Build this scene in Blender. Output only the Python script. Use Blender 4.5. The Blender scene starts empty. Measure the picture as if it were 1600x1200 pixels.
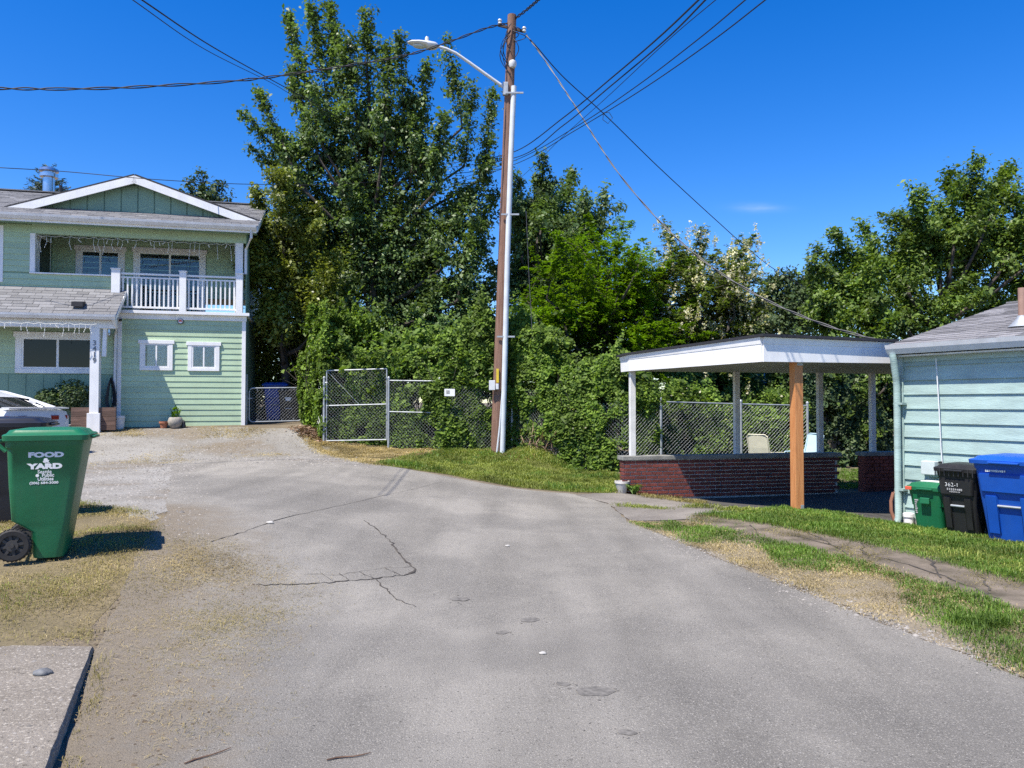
import bpy, bmesh, math, random
import numpy as np
from mathutils import Vector, Matrix
random.seed(7); rng = np.random.default_rng(7)
scene = bpy.context.scene
COL = scene.collection
R = math.radians

# ------------------------------------------------------------------ camera
CAMZ = 1.65; FPX = 1200.0; PITCH = math.atan(30/1200)
cam_d = bpy.data.cameras.new('camera'); cam = bpy.data.objects.new('camera', cam_d); COL.objects.link(cam)
cam.location = (0, 0, CAMZ); cam.rotation_euler = (R(90)+PITCH, 0, 0)
cam_d.sensor_width = 36; cam_d.lens = 36*FPX/1600; cam_d.clip_start = .05; cam_d.clip_end = 3000
scene.camera = cam

# ------------------------------------------------------------------ sky, sun, exposure
SUN = Vector((-.41, -.43, 1.0)).normalized()
SUN_EL = math.asin(SUN.z)
world = bpy.data.worlds.new('World'); scene.world = world; world.use_nodes = True
wn, wl = world.node_tree.nodes, world.node_tree.links
wn.clear()
sky = wn.new('ShaderNodeTexSky'); sky.sky_type = 'NISHITA'; sky.sun_disc = False
sky.sun_elevation = SUN_EL; sky.sun_rotation = math.atan2(SUN.x, SUN.y)
sky.altitude = 300; sky.air_density = 1.0; sky.dust_density = .25; sky.ozone_density = 4.0
hs = wn.new('ShaderNodeHueSaturation'); hs.inputs['Saturation'].default_value = 1.40; hs.inputs['Value'].default_value = 1.68
hs.inputs['Hue'].default_value = .514
bg = wn.new('ShaderNodeBackground'); bg.inputs['Strength'].default_value = .078
wo = wn.new('ShaderNodeOutputWorld')
# one faint wisp of cloud low in the sky, right of centre
tc = wn.new('ShaderNodeTexCoord')
def wmath(op, *a):
    q = wn.new('ShaderNodeMath'); q.operation = op
    for i, v in enumerate(a):
        if isinstance(v, (int, float)): q.inputs[i].default_value = v
        else: wl.new(v, q.inputs[i])
    return q.outputs[0]
def wdot(vec):
    q = wn.new('ShaderNodeVectorMath'); q.operation = 'DOT_PRODUCT'; wl.new(tc.outputs['Generated'], q.inputs[0]); q.inputs[1].default_value = vec; return q.outputs['Value']
wz = Vector(((1185-800)/FPX, 1, (630-323)/FPX)).normalized(); wt = Vector((wz.y, -wz.x, 0)).normalized(); wu = wt.cross(wz)
ea = wmath('POWER', wmath('DIVIDE', wdot(wt), .026), 2); eb = wmath('POWER', wmath('DIVIDE', wmath('ADD', wdot(wu), wmath('MULTIPLY', wdot(wt), .10)), .0048), 2)
fall = wmath('POWER', 2.718, wmath('MULTIPLY', wmath('ADD', ea, eb), -1)); front = wmath('GREATER_THAN', wdot(wz), .5)
mp = wn.new('ShaderNodeMapping'); mp.inputs['Scale'].default_value = (40, 40, 160); wl.new(tc.outputs['Generated'], mp.inputs[0])
cn = wn.new('ShaderNodeTexNoise'); cn.inputs['Scale'].default_value = 1.0; cn.inputs['Detail'].default_value = 6; wl.new(mp.outputs[0], cn.inputs['Vector'])
wf = wmath('MULTIPLY', wmath('MULTIPLY', wmath('MULTIPLY', fall, front), cn.outputs[0]), .24)
mx = wn.new('ShaderNodeMixRGB'); mx.inputs[2].default_value = (8.5, 9.0, 9.6, 1)
wl.new(wf, mx.inputs[0])
wl.new(sky.outputs[0], hs.inputs['Color']); wl.new(hs.outputs[0], mx.inputs[1]); wl.new(mx.outputs[0], bg.inputs[0]); wl.new(bg.outputs[0], wo.inputs[0])
sun_d = bpy.data.lights.new('sun', 'SUN'); sun_d.energy = 5.0; sun_d.angle = R(.53); sun_d.color = (1, .93, .82)
sun = bpy.data.objects.new('sun', sun_d); COL.objects.link(sun); sun.location = (-10, -8, 30)
sun.rotation_euler = SUN.to_track_quat('Z', 'Y').to_euler()
vs = scene.view_settings
vs.view_transform = 'Standard'; vs.look = 'None'; vs.gamma = 1; vs.use_curve_mapping = False; vs.exposure = .70
scene.render.engine = 'CYCLES'; scene.cycles.use_denoising = False
scene.cycles.sample_clamp_indirect = 4; scene.cycles.max_bounces = 6; scene.cycles.transparent_max_bounces = 8

# ------------------------------------------------------------------ pixel helpers (1600 x 1200 survey frame)
SP, CP = math.sin(PITCH), math.cos(PITCH)
def ray(px, py):
    cx, cy = (px-800)/FPX, (600-py)/FPX
    return Vector((cx, CP-cy*SP, SP+cy*CP))
def at(px, py, Y):
    d = ray(px, py); return Vector((0, 0, CAMZ)) + d*(Y/d.y)

# ------------------------------------------------------------------ terrain: thin-plate spline through surveyed points
_A = [(0,0,0),(0,-4,0),(0,4,0),(1.5,6,0),(-1.2,4,.0),(3.2,4.8,.0),(4.2,1,0),(-2.2,3.2,.02),(-3.4,4.9,.1),(-1.9,6.5,.08),(-6,3,.15),(-7,8,.38)]
for px, py, Y in [(60,880,6.5),(230,835,7.4),(185,668,20.2),(383,664,21),(20,668,19.6),(508,690,20),(605,697,20),(687,700,19.7),(776,708,19),
                  (850,703,18.9),(905,737,18.3),(975,739,17.5),(1035,735,18),(960,768,14.4),(985,815,10.8),(1245,798,11.3),(1410,818,11.1),
                  (1570,850,8.9),(700,745,15.1),(600,727,16.1),(440,720,16.4),(270,720,16.5),(430,664,21.4),(800,762,14.6),(1060,779,14.6),(500,670,20.6)]:
    p = at(px, py, Y); _A.append((p.x, p.y, p.z))
_A += [(-9.8,15.6,.5),(-9,11,.42),(-40,40,2.0),(40,40,.3),(0,60,1.2),(-40,0,.5),(40,0,-.1),(0,-20,0),(-40,80,2),(40,80,.8),(-14,24,1.35),(0,26,.9),(9,22,.05),(13,12,0),(12,18,0),(-16,16,.7)]
_A = np.array(_A, float)
def _phi(d2): return np.where(d2 > 1e-12, .5*d2*np.log(np.maximum(d2, 1e-12)), 0)
_n = len(_A); _K = np.zeros((_n+3, _n+3))
_d2 = ((_A[:,None,:2]-_A[None,:,:2])**2).sum(-1)
_K[:_n,:_n] = _phi(_d2) + np.eye(_n)*.05
_K[:_n,_n:] = np.c_[np.ones(_n), _A[:,:2]]; _K[_n:,:_n] = _K[:_n,_n:].T
_W = np.linalg.solve(_K, np.r_[_A[:,2], 0, 0, 0])
def H(x, y):
    x = np.clip(np.asarray(x, float), -42, 42); y = np.clip(np.asarray(y, float), -20, 82)
    d2 = (x[...,None]-_A[:,0])**2 + (y[...,None]-_A[:,1])**2
    return _phi(d2)@_W[:_n] + _W[_n] + _W[_n+1]*x + _W[_n+2]*y
def h(x, y): return float(H(x, y))
def g(px, py, zoff=0.0):
    d = ray(px, py); ts = np.linspace(1.0, 60, 1500)
    X, Y, Z = d.x*ts, d.y*ts, CAMZ+d.z*ts
    below = np.nonzero(Z < H(X, Y)+zoff)[0]
    i = below[0] if len(below) else 700
    return Vector((X[i], Y[i], h(X[i], Y[i])))

# ------------------------------------------------------------------ materials
MATS = {}
def mat(name, col, rough=.6, var=.12, scale=6.0, bump=0.0, bscale=60.0, metal=0.0, spec=.5, col2=None, island=0.0, objrand=0.0, stretch=None, det=5, grime=0.0, gcol=(.16,.14,.11)):
    m = bpy.data.materials.new(name); m.use_nodes = True; n, l = m.node_tree.nodes, m.node_tree.links
    b = n['Principled BSDF']; b.inputs['Roughness'].default_value = rough; b.inputs['Metallic'].default_value = metal
    b.inputs['Specular IOR Level'].default_value = spec
    geo = n.new('ShaderNodeNewGeometry'); vec = geo.outputs['Position']
    if stretch:
        mpg = n.new('ShaderNodeMapping'); mpg.inputs['Scale'].default_value = stretch; l.new(vec, mpg.inputs[0]); vec = mpg.outputs[0]
    nz = n.new('ShaderNodeTexNoise'); nz.inputs['Scale'].default_value = scale; nz.inputs['Detail'].default_value = det; l.new(vec, nz.inputs['Vector'])
    ramp = n.new('ShaderNodeValToRGB'); c = Vector(col)
    a = Vector(col2) if col2 else c*(1-var)
    bb = c if col2 else c*(1+var)
    ramp.color_ramp.elements[0].position = .33; ramp.color_ramp.elements[1].position = .67
    ramp.color_ramp.elements[0].color = (*a, 1); ramp.color_ramp.elements[1].color = (*bb, 1)
    l.new(nz.outputs[0], ramp.inputs[0]); out = ramp.outputs[0]
    for amt, src in ((island, 'i'), (objrand, 'o')):
        if amt:
            r = geo.outputs['Random Per Island'] if src == 'i' else n.new('ShaderNodeObjectInfo').outputs['Random']
            mr = n.new('ShaderNodeMapRange'); mr.inputs[3].default_value = 1-amt; mr.inputs[4].default_value = 1+amt; l.new(r, mr.inputs[0])
            mu = n.new('ShaderNodeVectorMath'); mu.operation = 'SCALE'; l.new(out, mu.inputs[0]); l.new(mr.outputs[0], mu.inputs['Scale']); out = mu.outputs[0]
    if grime:                                            # rain streaks and dust
        mg = n.new('ShaderNodeMapping'); mg.inputs['Scale'].default_value = (3.2, 3.2, .55); l.new(geo.outputs['Position'], mg.inputs[0])
        ng = n.new('ShaderNodeTexNoise'); ng.inputs['Scale'].default_value = 1.6; ng.inputs['Detail'].default_value = 9; ng.inputs['Roughness'].default_value = .68; l.new(mg.outputs[0], ng.inputs['Vector'])
        rg = n.new('ShaderNodeMapRange'); rg.inputs[1].default_value = .47; rg.inputs[2].default_value = .78; rg.inputs[4].default_value = grime; l.new(ng.outputs[0], rg.inputs[0])
        mg2 = n.new('ShaderNodeMixRGB'); l.new(rg.outputs[0], mg2.inputs[0]); l.new(out, mg2.inputs[1]); mg2.inputs[2].default_value = (*gcol, 1); out = mg2.outputs[0]
    l.new(out, b.inputs['Base Color'])
    if bump:
        n2 = n.new('ShaderNodeTexNoise'); n2.inputs['Scale'].default_value = bscale; n2.inputs['Detail'].default_value = 4; l.new(vec, n2.inputs['Vector'])
        bp = n.new('ShaderNodeBump'); bp.inputs['Strength'].default_value = bump; bp.inputs['Distance'].default_value = .02
        l.new(n2.outputs[0], bp.inputs['Height']); l.new(bp.outputs[0], b.inputs['Normal'])
    MATS[name] = m; return m
def leafmat(name, c_dark, c_light, rough=.45, trans=.35, spec=.4, patch=1.3):
    m = bpy.data.materials.new(name); m.use_nodes = True; n, l = m.node_tree.nodes, m.node_tree.links
    b = n['Principled BSDF']; b.inputs['Roughness'].default_value = rough; b.inputs['Specular IOR Level'].default_value = spec
    geo = n.new('ShaderNodeNewGeometry'); ramp = n.new('ShaderNodeValToRGB')
    ramp.color_ramp.elements[0].color = (*c_dark, 1); ramp.color_ramp.elements[1].color = (*c_light, 1)
    l.new(geo.outputs['Random Per Island'], ramp.inputs[0])
    nz = n.new('ShaderNodeTexNoise'); nz.inputs['Scale'].default_value = patch; nz.inputs['Detail'].default_value = 3; l.new(geo.outputs['Position'], nz.inputs['Vector'])
    mr = n.new('ShaderNodeMapRange'); mr.inputs[1].default_value = .32; mr.inputs[2].default_value = .68; mr.inputs[3].default_value = .62; mr.inputs[4].default_value = 1.35; l.new(nz.outputs[0], mr.inputs[0])
    sc = n.new('ShaderNodeVectorMath'); sc.operation = 'SCALE'; l.new(ramp.outputs[0], sc.inputs[0]); l.new(mr.outputs[0], sc.inputs['Scale'])
    l.new(sc.outputs[0], b.inputs['Base Color'])
    t = n.new('ShaderNodeBsdfTranslucent'); mu = n.new('ShaderNodeVectorMath'); mu.operation = 'MULTIPLY'; mu.inputs[1].default_value = (1.25, 1.3, .5)
    l.new(sc.outputs[0], mu.inputs[0]); l.new(mu.outputs[0], t.inputs[0])
    mix = n.new('ShaderNodeMixShader'); mix.inputs[0].default_value = trans
    l.new(b.outputs[0], mix.inputs[1]); l.new(t.outputs[0], mix.inputs[2]); l.new(mix.outputs[0], n['Material Output'].inputs[0])
    MATS[name] = m; return m
def glassmat(name, tint=(.9,.95,.95), refl=.12):
    m = bpy.data.materials.new(name); m.use_nodes = True; n, l = m.node_tree.nodes, m.node_tree.links
    n.remove(n['Principled BSDF']); tr = n.new('ShaderNodeBsdfTransparent'); tr.inputs[0].default_value = (*tint, 1)
    gl = n.new('ShaderNodeBsdfGlossy'); gl.inputs['Roughness'].default_value = .02
    fr = n.new('ShaderNodeFresnel'); fr.inputs[0].default_value = 1.6
    mix = n.new('ShaderNodeMixShader'); l.new(fr.outputs[0], mix.inputs[0]); l.new(tr.outputs[0], mix.inputs[1]); l.new(gl.outputs[0], mix.inputs[2])
    l.new(mix.outputs[0], n['Material Output'].inputs[0]); MATS[name] = m; return m

mat('white_paint', (.78,.78,.77), .5, .05, 3, grime=.16)
mat('old_white_paint', (.70,.70,.68), .55, .10, 4, bump=.15, bscale=40, grime=.3)
mat('green_siding', (.385,.505,.335), .55, .07, 1.5, grime=.16, objrand=.06, bump=.08, bscale=90, stretch=(1,1,6))
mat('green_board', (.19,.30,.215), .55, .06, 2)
mat('teal_siding', (.310,.418,.395), .5, .12, 2.5, grime=.15, objrand=.06, bump=.25, bscale=16, stretch=(1,1,5))
mat('shingle_grey', (.19,.19,.195), .9, .18, 40, island=.22, bump=.4, bscale=200)
mat('shingle_piece', (.20,.195,.20), .9, .15, 40, objrand=.42, bump=.5, bscale=160)
mat('roof_edge', (.02,.02,.024), .7, .2, 8)
mat('dark_felt', (.05,.05,.055), .9, .2, 8)
mat('gutter_white', (.66,.67,.68), .45, .08, 5, grime=.25)
mat('concrete', (.40,.385,.355), .9, .16, 7, bump=.5, bscale=60)
mat('cap_concrete', (.22,.22,.20), .9, .25, 6, bump=.4)
mat('mortar', (.50,.46,.42), .95, .15, 20, bump=.4)
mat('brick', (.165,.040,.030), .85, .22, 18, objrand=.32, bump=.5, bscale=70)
mat('cedar', (.46,.175,.055), .6, .0, 3.0, col2=(.60,.27,.10), stretch=(18,18,1.1), bump=.25, bscale=8, det=8)
mat('pole_wood', (.17,.088,.058), .9, .0, 2.0, col2=(.26,.155,.115), stretch=(22,22,.7), bump=.9, bscale=6, det=8)
mat('planter_wood', (.13,.08,.06), .9, .25, 3, objrand=.3, stretch=(1,1,10))
mat('galv', (.36,.385,.40), .5, .15, 9, metal=.35)
mat('galv_wire', (.36,.38,.40), .45, .12, 9, metal=.35)
mat('conduit_grey', (.55,.59,.62), .5, .08, 4)
mat('lamp_grey', (.62,.64,.64), .45, .06, 6)
mat('steel', (.60,.61,.63), .22, .10, 5, metal=.9)
mat('wire_black', (.012,.012,.015), .6, .1, 5)
mat('wire_grey', (.07,.07,.075), .5, .1, 5)
mat('bin_green', (.008,.135,.055), .42, .12, 3.5, bump=.05, bscale=20, grime=.22, gcol=(.09,.14,.09))
mat('bin_black', (.014,.014,.016), .5, .2, 5, grime=.35, gcol=(.06,.055,.05))
mat('bin_navy', (.012,.014,.022), .42, .2, 5)
mat('bin_blue', (.006,.08,.42), .42, .08, 4, grime=.18, gcol=(.05,.12,.30))
mat('rubber', (.022,.021,.021), .75, .2, 9)
mat('wheel_plastic', (.05,.047,.045), .6, .25, 9)
mat('print_white', (.78,.78,.77), .6, .03, 5)
mat('print_faded', (.30,.30,.30), .7, .25, 60)
mat('label_red', (.62,.10,.05), .5, .1, 9)
mat('number_grey', (.17,.18,.20), .4, .1, 9, metal=.3)
mat('car_paint', (.58,.60,.63), .22, .02, 3, spec=.6)
mat('car_glass', (.010,.013,.018), .04, .05, 3, spec=.7)
mat('car_dark', (.015,.015,.016), .5, .1, 3)
mat('tail_red', (.22,.008,.010), .15, .1, 20)
mat('window_dark', (.008,.010,.013), .03, .05, 3, spec=.3)
mat('interior', (.045,.045,.05), .9, .2, 3)
mat('curtain', (.66,.66,.65), .9, .14, 4, stretch=(14,14,.5))
mat('painted_reflection', (.09,.17,.21), .8, .1, 4)  # blue of the sky reflected in the upper window panes, as a colour
mat('terracotta', (.36,.14,.075), .85, .15, 12)
mat('stone_pot', (.42,.36,.30), .8, .0, 14, col2=(.20,.21,.18), bump=.2)
mat('pot_cream', (.58,.55,.51), .7, .1, 7)
mat('bucket_white', (.72,.72,.70), .5, .05, 7)
mat('soil', (.05,.035,.025), 1, .3, 20)
mat('hose_dark', (.02,.022,.03), .5, .1, 7)
mat('pipe_brown', (.27,.12,.075), .6, .15, 7)
mat('flue_brown', (.33,.20,.15), .6, .12, 7)
mat('chair_cream', (.70,.67,.52), .6, .08, 7)
mat('chair_blue', (.45,.62,.70), .6, .06, 7)
mat('bark', (.055,.045,.036), .95, .3, 7, bump=.8, bscale=18)
mat('light_string', (.72,.72,.68), .4, .05, 7)
mat('box_plastic', (.52,.58,.57), .5, .06, 8)
mat('box_shade_green', (.33,.47,.45), .5, .06, 8)
mat('yellow_tag', (.62,.45,.03), .5, .08, 8)
mat('insulator', (.55,.56,.56), .25, .06, 8)
mat('rock_grey', (.13,.135,.14), .7, .25, 25, bump=.4, bscale=40)
mat('pebble', (.22,.205,.185), .85, .15, 30, island=.5)
mat('clod', (.11,.085,.058), 1, .3, 40, island=.45)
mat('straw', (.50,.40,.20), .8, .1, 10, island=.35)
mat('twig', (.12,.07,.045), .9, .3, 10)
mat('crack', (.060,.052,.044), 1, .5, 12)
mat('stain', (.140,.131,.116), .85, .3, 30)
mat('old_path', (.215,.175,.135), .95, .3, 3.6, col2=(.085,.07,.047), bump=.9, bscale=45, det=9)
mat('tan_house', (.16,.14,.115), .8, .1, 5)
mat('far_roof', (.42,.40,.40), .8, .12, 14)
mat('dark_wood', (.06,.042,.034), .8, .2, 8)
glassmat('glass')
leafmat('poplar_leaf', (.045,.090,.024), (.19,.275,.10), rough=.46, trans=.38, spec=.42)
leafmat('bramble_leaf', (.035,.080,.010), (.195,.295,.040), rough=.55, trans=.35, spec=.22)
leafmat('locust_leaf', (.070,.160,.006), (.20,.33,.013), rough=.55, trans=.42, spec=.25)
leafmat('white_locust_leaf', (.06,.105,.02), (.19,.25,.07), rough=.5, trans=.4)
leafmat('right_leaf', (.050,.105,.017), (.20,.285,.055), rough=.45, trans=.38, spec=.4)
leafmat('far_and_shade_leaf', (.035,.07,.025), (.10,.145,.05), rough=.55, trans=.25)  # distant trees; on nearer shrubs and thicket its dark tone imitates shade
leafmat('ash_leaf', (.075,.11,.016), (.25,.285,.05), rough=.42, trans=.35, spec=.5)
leafmat('shrub_leaf', (.040,.095,.015), (.11,.18,.035), rough=.5, trans=.3)
leafmat('pine_leaf', (.035,.06,.04), (.09,.13,.085), rough=.5, trans=.15)
leafmat('grass_green', (.065,.135,.016), (.185,.285,.05), rough=.5, trans=.35, spec=.3)
leafmat('grass_bank', (.14,.19,.03), (.34,.37,.095), rough=.55, trans=.35, spec=.25)
leafmat('grass_dry', (.29,.225,.11), (.56,.46,.26), rough=.6, trans=.3, spec=.2)
leafmat('grass_olive', (.15,.135,.045), (.38,.32,.14), rough=.6, trans=.3, spec=.2)
leafmat('blossom', (.50,.47,.29), (.72,.69,.50), rough=.7, trans=.35, spec=.1)
leafmat('dead_leaf', (.16,.09,.06), (.42,.30,.22), rough=.8, trans=.1, spec=.1)

def groundmat(name, stops, speck, speck_scale=160, patch_scale=.55, attr=None, attrcol=None, bump=.4, rough=.93, bscale=130, speck_amt=.35, band=0.0):
    """patchy ground: large patches, medium mottling, fine aggregate; optional dirt attribute"""
    m = bpy.data.materials.new(name); m.use_nodes = True; n, l = m.node_tree.nodes, m.node_tree.links
    b = n['Principled BSDF']; b.inputs['Roughness'].default_value = rough; b.inputs['Specular IOR Level'].default_value = .25
    geo = n.new('ShaderNodeNewGeometry'); P = geo.outputs['Position']
    def noise(s, d=5, r=.55):
        z = n.new('ShaderNodeTexNoise'); z.inputs['Scale'].default_value = s; z.inputs['Detail'].default_value = d; z.inputs['Roughness'].default_value = r
        l.new(P, z.inputs['Vector']); return z.outputs[0]
    def mixc(f, a, c, typ='MIX'):
        q = n.new('ShaderNodeMixRGB'); q.blend_type = typ
        if isinstance(f, float): q.inputs[0].default_value = f
        else: l.new(f, q.inputs[0])
        for i, v in ((1, a), (2, c)):
            if isinstance(v, tuple): q.inputs[i].default_value = (*v, 1)
            else: l.new(v, q.inputs[i])
        return q.outputs[0]
    def rng_(v, a, c, lo=0, hi=1):
        q = n.new('ShaderNodeMapRange'); q.inputs[1].default_value = a; q.inputs[2].default_value = c; q.inputs[3].default_value = lo; q.inputs[4].default_value = hi
        l.new(v, q.inputs[0]); return q.outputs[0]
    rp = n.new('ShaderNodeValToRGB')
    while len(rp.color_ramp.elements) < len(stops): rp.color_ramp.elements.new(.5)
    for e, (pos, c) in zip(rp.color_ramp.elements, stops): e.position = pos; e.color = (*c, 1)
    l.new(noise(patch_scale, 7, .6), rp.inputs[0]); c = rp.outputs[0]
    if band:                                             # long worn streaks along the direction of travel
        mb = n.new('ShaderNodeMapping'); mb.inputs['Rotation'].default_value = (0, 0, band); mb.inputs['Scale'].default_value = (1.5, .22, 1); l.new(P, mb.inputs[0])
        zb2 = n.new('ShaderNodeTexNoise'); zb2.inputs['Scale'].default_value = 1.1; zb2.inputs['Detail'].default_value = 6; l.new(mb.outputs[0], zb2.inputs['Vector'])
        sb = n.new('ShaderNodeVectorMath'); sb.operation = 'SCALE'; l.new(c, sb.inputs[0]); l.new(rng_(zb2.outputs[0], .34, .66, .80, 1.17), sb.inputs['Scale']); c = sb.outputs[0]
    fine = noise(speck_scale, 3, .7); c = mixc(rng_(fine, .55, .78, 0, speck_amt*2), c, speck)
    fine2 = noise(speck_scale*.45, 3, .7); c = mixc(rng_(fine2, .60, .75, 0, speck_amt*1.6), c, tuple(x*.30 for x in stops[0][1]))
    if attr:
        at_ = n.new('ShaderNodeAttribute'); at_.attribute_name = attr
        nn = noise(5.0, 8, .7); ad = n.new('ShaderNodeMath'); ad.operation = 'MULTIPLY_ADD'; l.new(nn, ad.inputs[0]); ad.inputs[1].default_value = 1.1
        l.new(at_.outputs['Fac'], ad.inputs[2])
        f = rng_(ad.outputs[0], .78, 1.35)
        dc = mixc(noise(28, 6, .7), attrcol, tuple(x*1.9 for x in attrcol))
        c = mixc(f, c, dc)
    l.new(c, b.inputs['Base Color'])
    bp = n.new('ShaderNodeBump'); bp.inputs['Strength'].default_value = bump; bp.inputs['Distance'].default_value = .012
    l.new(noise(bscale, 4, .7), bp.inputs['Height']); l.new(bp.outputs[0], b.inputs['Normal'])
    MATS[name] = m; return m
groundmat('asphalt', [(.36,(.178,.168,.150)),(.46,(.205,.193,.171)),(.55,(.258,.242,.212)),(.66,(.212,.199,.176))], (.50,.47,.415), 120, .42, 'dirt', (.148,.126,.096), bump=1.0, bscale=110, speck_amt=.75, band=.55)
groundmat('soil_ground', [(.30,(.115,.093,.067)),(.55,(.17,.14,.10)),(.75,(.23,.19,.135))], (.36,.29,.17), 60, .9)
groundmat('gravel', [(.38,(.185,.155,.115)),(.47,(.215,.202,.178)),(.60,(.285,.275,.252))], (.48,.465,.44), 48, .5, bump=1.0, bscale=40, speck_amt=.45)
groundmat('lawn_soil', [(.30,(.065,.085,.02)),(.6,(.13,.14,.04))], (.25,.21,.09), 40, 1.2)
groundmat('dry_soil', [(.30,(.16,.135,.095)),(.6,(.25,.21,.15))], (.42,.37,.27), 40, 1.2)
groundmat('slab_agg', [(.35,(.185,.162,.130)),(.6,(.275,.245,.205))], (.62,.57,.48), 42, .9, bump=1.0, bscale=60, speck_amt=.6)
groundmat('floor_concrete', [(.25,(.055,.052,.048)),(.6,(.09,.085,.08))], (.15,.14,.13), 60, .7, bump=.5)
groundmat('worn_turf', [(.30,(.12,.10,.055)),(.6,(.185,.15,.09))], (.32,.27,.16), 40, 1.4)
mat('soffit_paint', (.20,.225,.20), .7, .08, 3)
groundmat('drive_concrete', [(.38,(.15,.135,.12)),(.6,(.23,.21,.185))], (.44,.41,.37), 50, .9, bump=.6, bscale=60, speck_amt=.4)

# ------------------------------------------------------------------ object helpers
def link(name, me, material, parent=None, kind=None, label=None, cat=None, group=None):
    o = bpy.data.objects.new(name, me); COL.objects.link(o)
    if material is not None and not me.materials: me.materials.append(MATS[material] if isinstance(material, str) else material)
    if parent is not None: o.parent = parent
    tag(o, label, cat, group, kind); return o
def tag(o, label=None, cat=None, group=None, kind=None):
    if label: o['label'] = label
    if cat: o['category'] = cat
    if group: o['group'] = group
    if kind: o['kind'] = kind
    return o
def thing(name, label, cat, loc=(0,0,0), rz=0.0, group=None):
    o = bpy.data.objects.new(name, None); COL.objects.link(o); o.empty_display_size = .2
    o.location = loc; o.rotation_euler = (0, 0, rz); return tag(o, label, cat, group)
def ob(name, bm, material, parent=None, smooth=False, **k):
    bmesh.ops.recalc_face_normals(bm, faces=bm.faces[:])
    me = bpy.data.meshes.new(name); bm.to_mesh(me); bm.free()
    if smooth:
        me.polygons.foreach_set('use_smooth', [True]*len(me.polygons))
        try: me.set_sharp_from_angle(angle=R(40))
        except Exception: pass
    return link(name, me, material, parent, **k)
def BM(): return bmesh.new()
def hexa(bm, P):
    v = [bm.verts.new(p) for p in P]
    for f in ((0,1,2,3),(7,6,5,4),(0,4,5,1),(1,5,6,2),(2,6,7,3),(3,7,4,0)): bm.faces.new([v[i] for i in f])
    return v
def box(bm, x0, x1, y0, y1, z0, z1, bev=0.0):
    if bev:
        t = bmesh.new(); box(t, x0, x1, y0, y1, z0, z1)
        bmesh.ops.bevel(t, geom=t.edges[:], offset=bev, segments=2, affect='EDGES', profile=.6)
        me = bpy.data.meshes.new('t'); t.to_mesh(me); t.free(); bm.from_mesh(me); bpy.data.meshes.remove(me); return
    hexa(bm, [(x0,y0,z0),(x1,y0,z0),(x1,y1,z0),(x0,y1,z0),(x0,y0,z1),(x1,y0,z1),(x1,y1,z1),(x0,y1,z1)])
def bar(bm, a, b, w, t, up=(0,0,1)):
    a, b = Vector(a), Vector(b); d = (b-a).normalized(); up = Vector(up)
    s = d.cross(up); s = s.normalized() if s.length > 1e-6 else Vector((1,0,0)); u = s.cross(d).normalized()
    s *= w/2; u *= t/2
    hexa(bm, [a-s-u, b-s-u, b+s-u, a+s-u, a-s+u, b-s+u, b+s+u, a+s+u])
def ringv(bm, c, d, r, n, ref=None):
    d = d.normalized(); ref = ref or (Vector((0,0,1)) if abs(d.z) < .9 else Vector((1,0,0)))
    s = d.cross(ref).normalized(); u = s.cross(d)
    return [bm.verts.new(c+s*(r*math.cos(2*math.pi*i/n))+u*(r*math.sin(2*math.pi*i/n))) for i in range(n)]
def tube(bm, pts, r, n=8, cap=True):
    pts = [Vector(p) for p in pts]; rs = r if isinstance(r, (list, tuple)) else [r]*len(pts); prev = None; first = None
    for i, p in enumerate(pts):
        d = (pts[min(i+1, len(pts)-1)]-pts[max(i-1, 0)])
        if d.length < 1e-9: d = Vector((0,0,1))
        k = ringv(bm, p, d, rs[i], n)
        if prev:
            for j in range(n): bm.faces.new([prev[j], prev[(j+1)%n], k[(j+1)%n], k[j]])
        else: first = k
        prev = k
    if cap and n > 2: bm.faces.new(first[::-1]); bm.faces.new(prev)
def loft(bm, rings, cap=True, closed=True):
    vs_ = [[bm.verts.new(p) for p in r] for r in rings]; n = len(vs_[0])
    for a, b in zip(vs_, vs_[1:]):
        for j in range(n if closed else n-1): bm.faces.new([a[j], a[(j+1)%n], b[(j+1)%n], b[j]])
    if cap: bm.faces.new(vs_[0][::-1]); bm.faces.new(vs_[-1])
    return vs_
def lathe(bm, prof, c=(0,0,0), n=20, cap=True):
    c = Vector(c); loft(bm, [[c+Vector((r*math.cos(2*math.pi*i/n), r*math.sin(2*math.pi*i/n), z)) for i in range(n)] for r, z in prof], cap)
def prism(bm, poly, vec):
    a = [bm.verts.new(Vector(p)) for p in poly]; b = [bm.verts.new(Vector(p)+Vector(vec)) for p in poly]; n = len(a)
    bm.faces.new(a); bm.faces.new(b[::-1])
    for i in range(n): bm.faces.new([a[i], b[i], b[(i+1)%n], a[(i+1)%n]])
def rrect(x0, x1, y0, y1, z, r, n=4):
    out = []
    for cx, cy, a0 in ((x1-r,y1-r,0),(x0+r,y1-r,90),(x0+r,y0+r,180),(x1-r,y0+r,270)):
        for i in range(n+1):
            a = R(a0+90*i/n); out.append(Vector((cx+r*math.cos(a), cy+r*math.sin(a), z)))
    return out
def quads(name, V, material, parent=None, **k):
    """one mesh out of an array of quads (N,4,3)"""
    V = np.asarray(V, np.float32).reshape(-1, 4, 3); N = len(V); me = bpy.data.meshes.new(name)
    me.vertices.add(N*4); me.vertices.foreach_set('co', V.ravel())
    me.loops.add(N*4); me.loops.foreach_set('vertex_index', np.arange(N*4, dtype=np.int32))
    me.polygons.add(N); me.polygons.foreach_set('loop_start', np.arange(0, N*4, 4, dtype=np.int32))
    me.update(calc_edges=True)
    return link(name, me, material, parent, **k)
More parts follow.
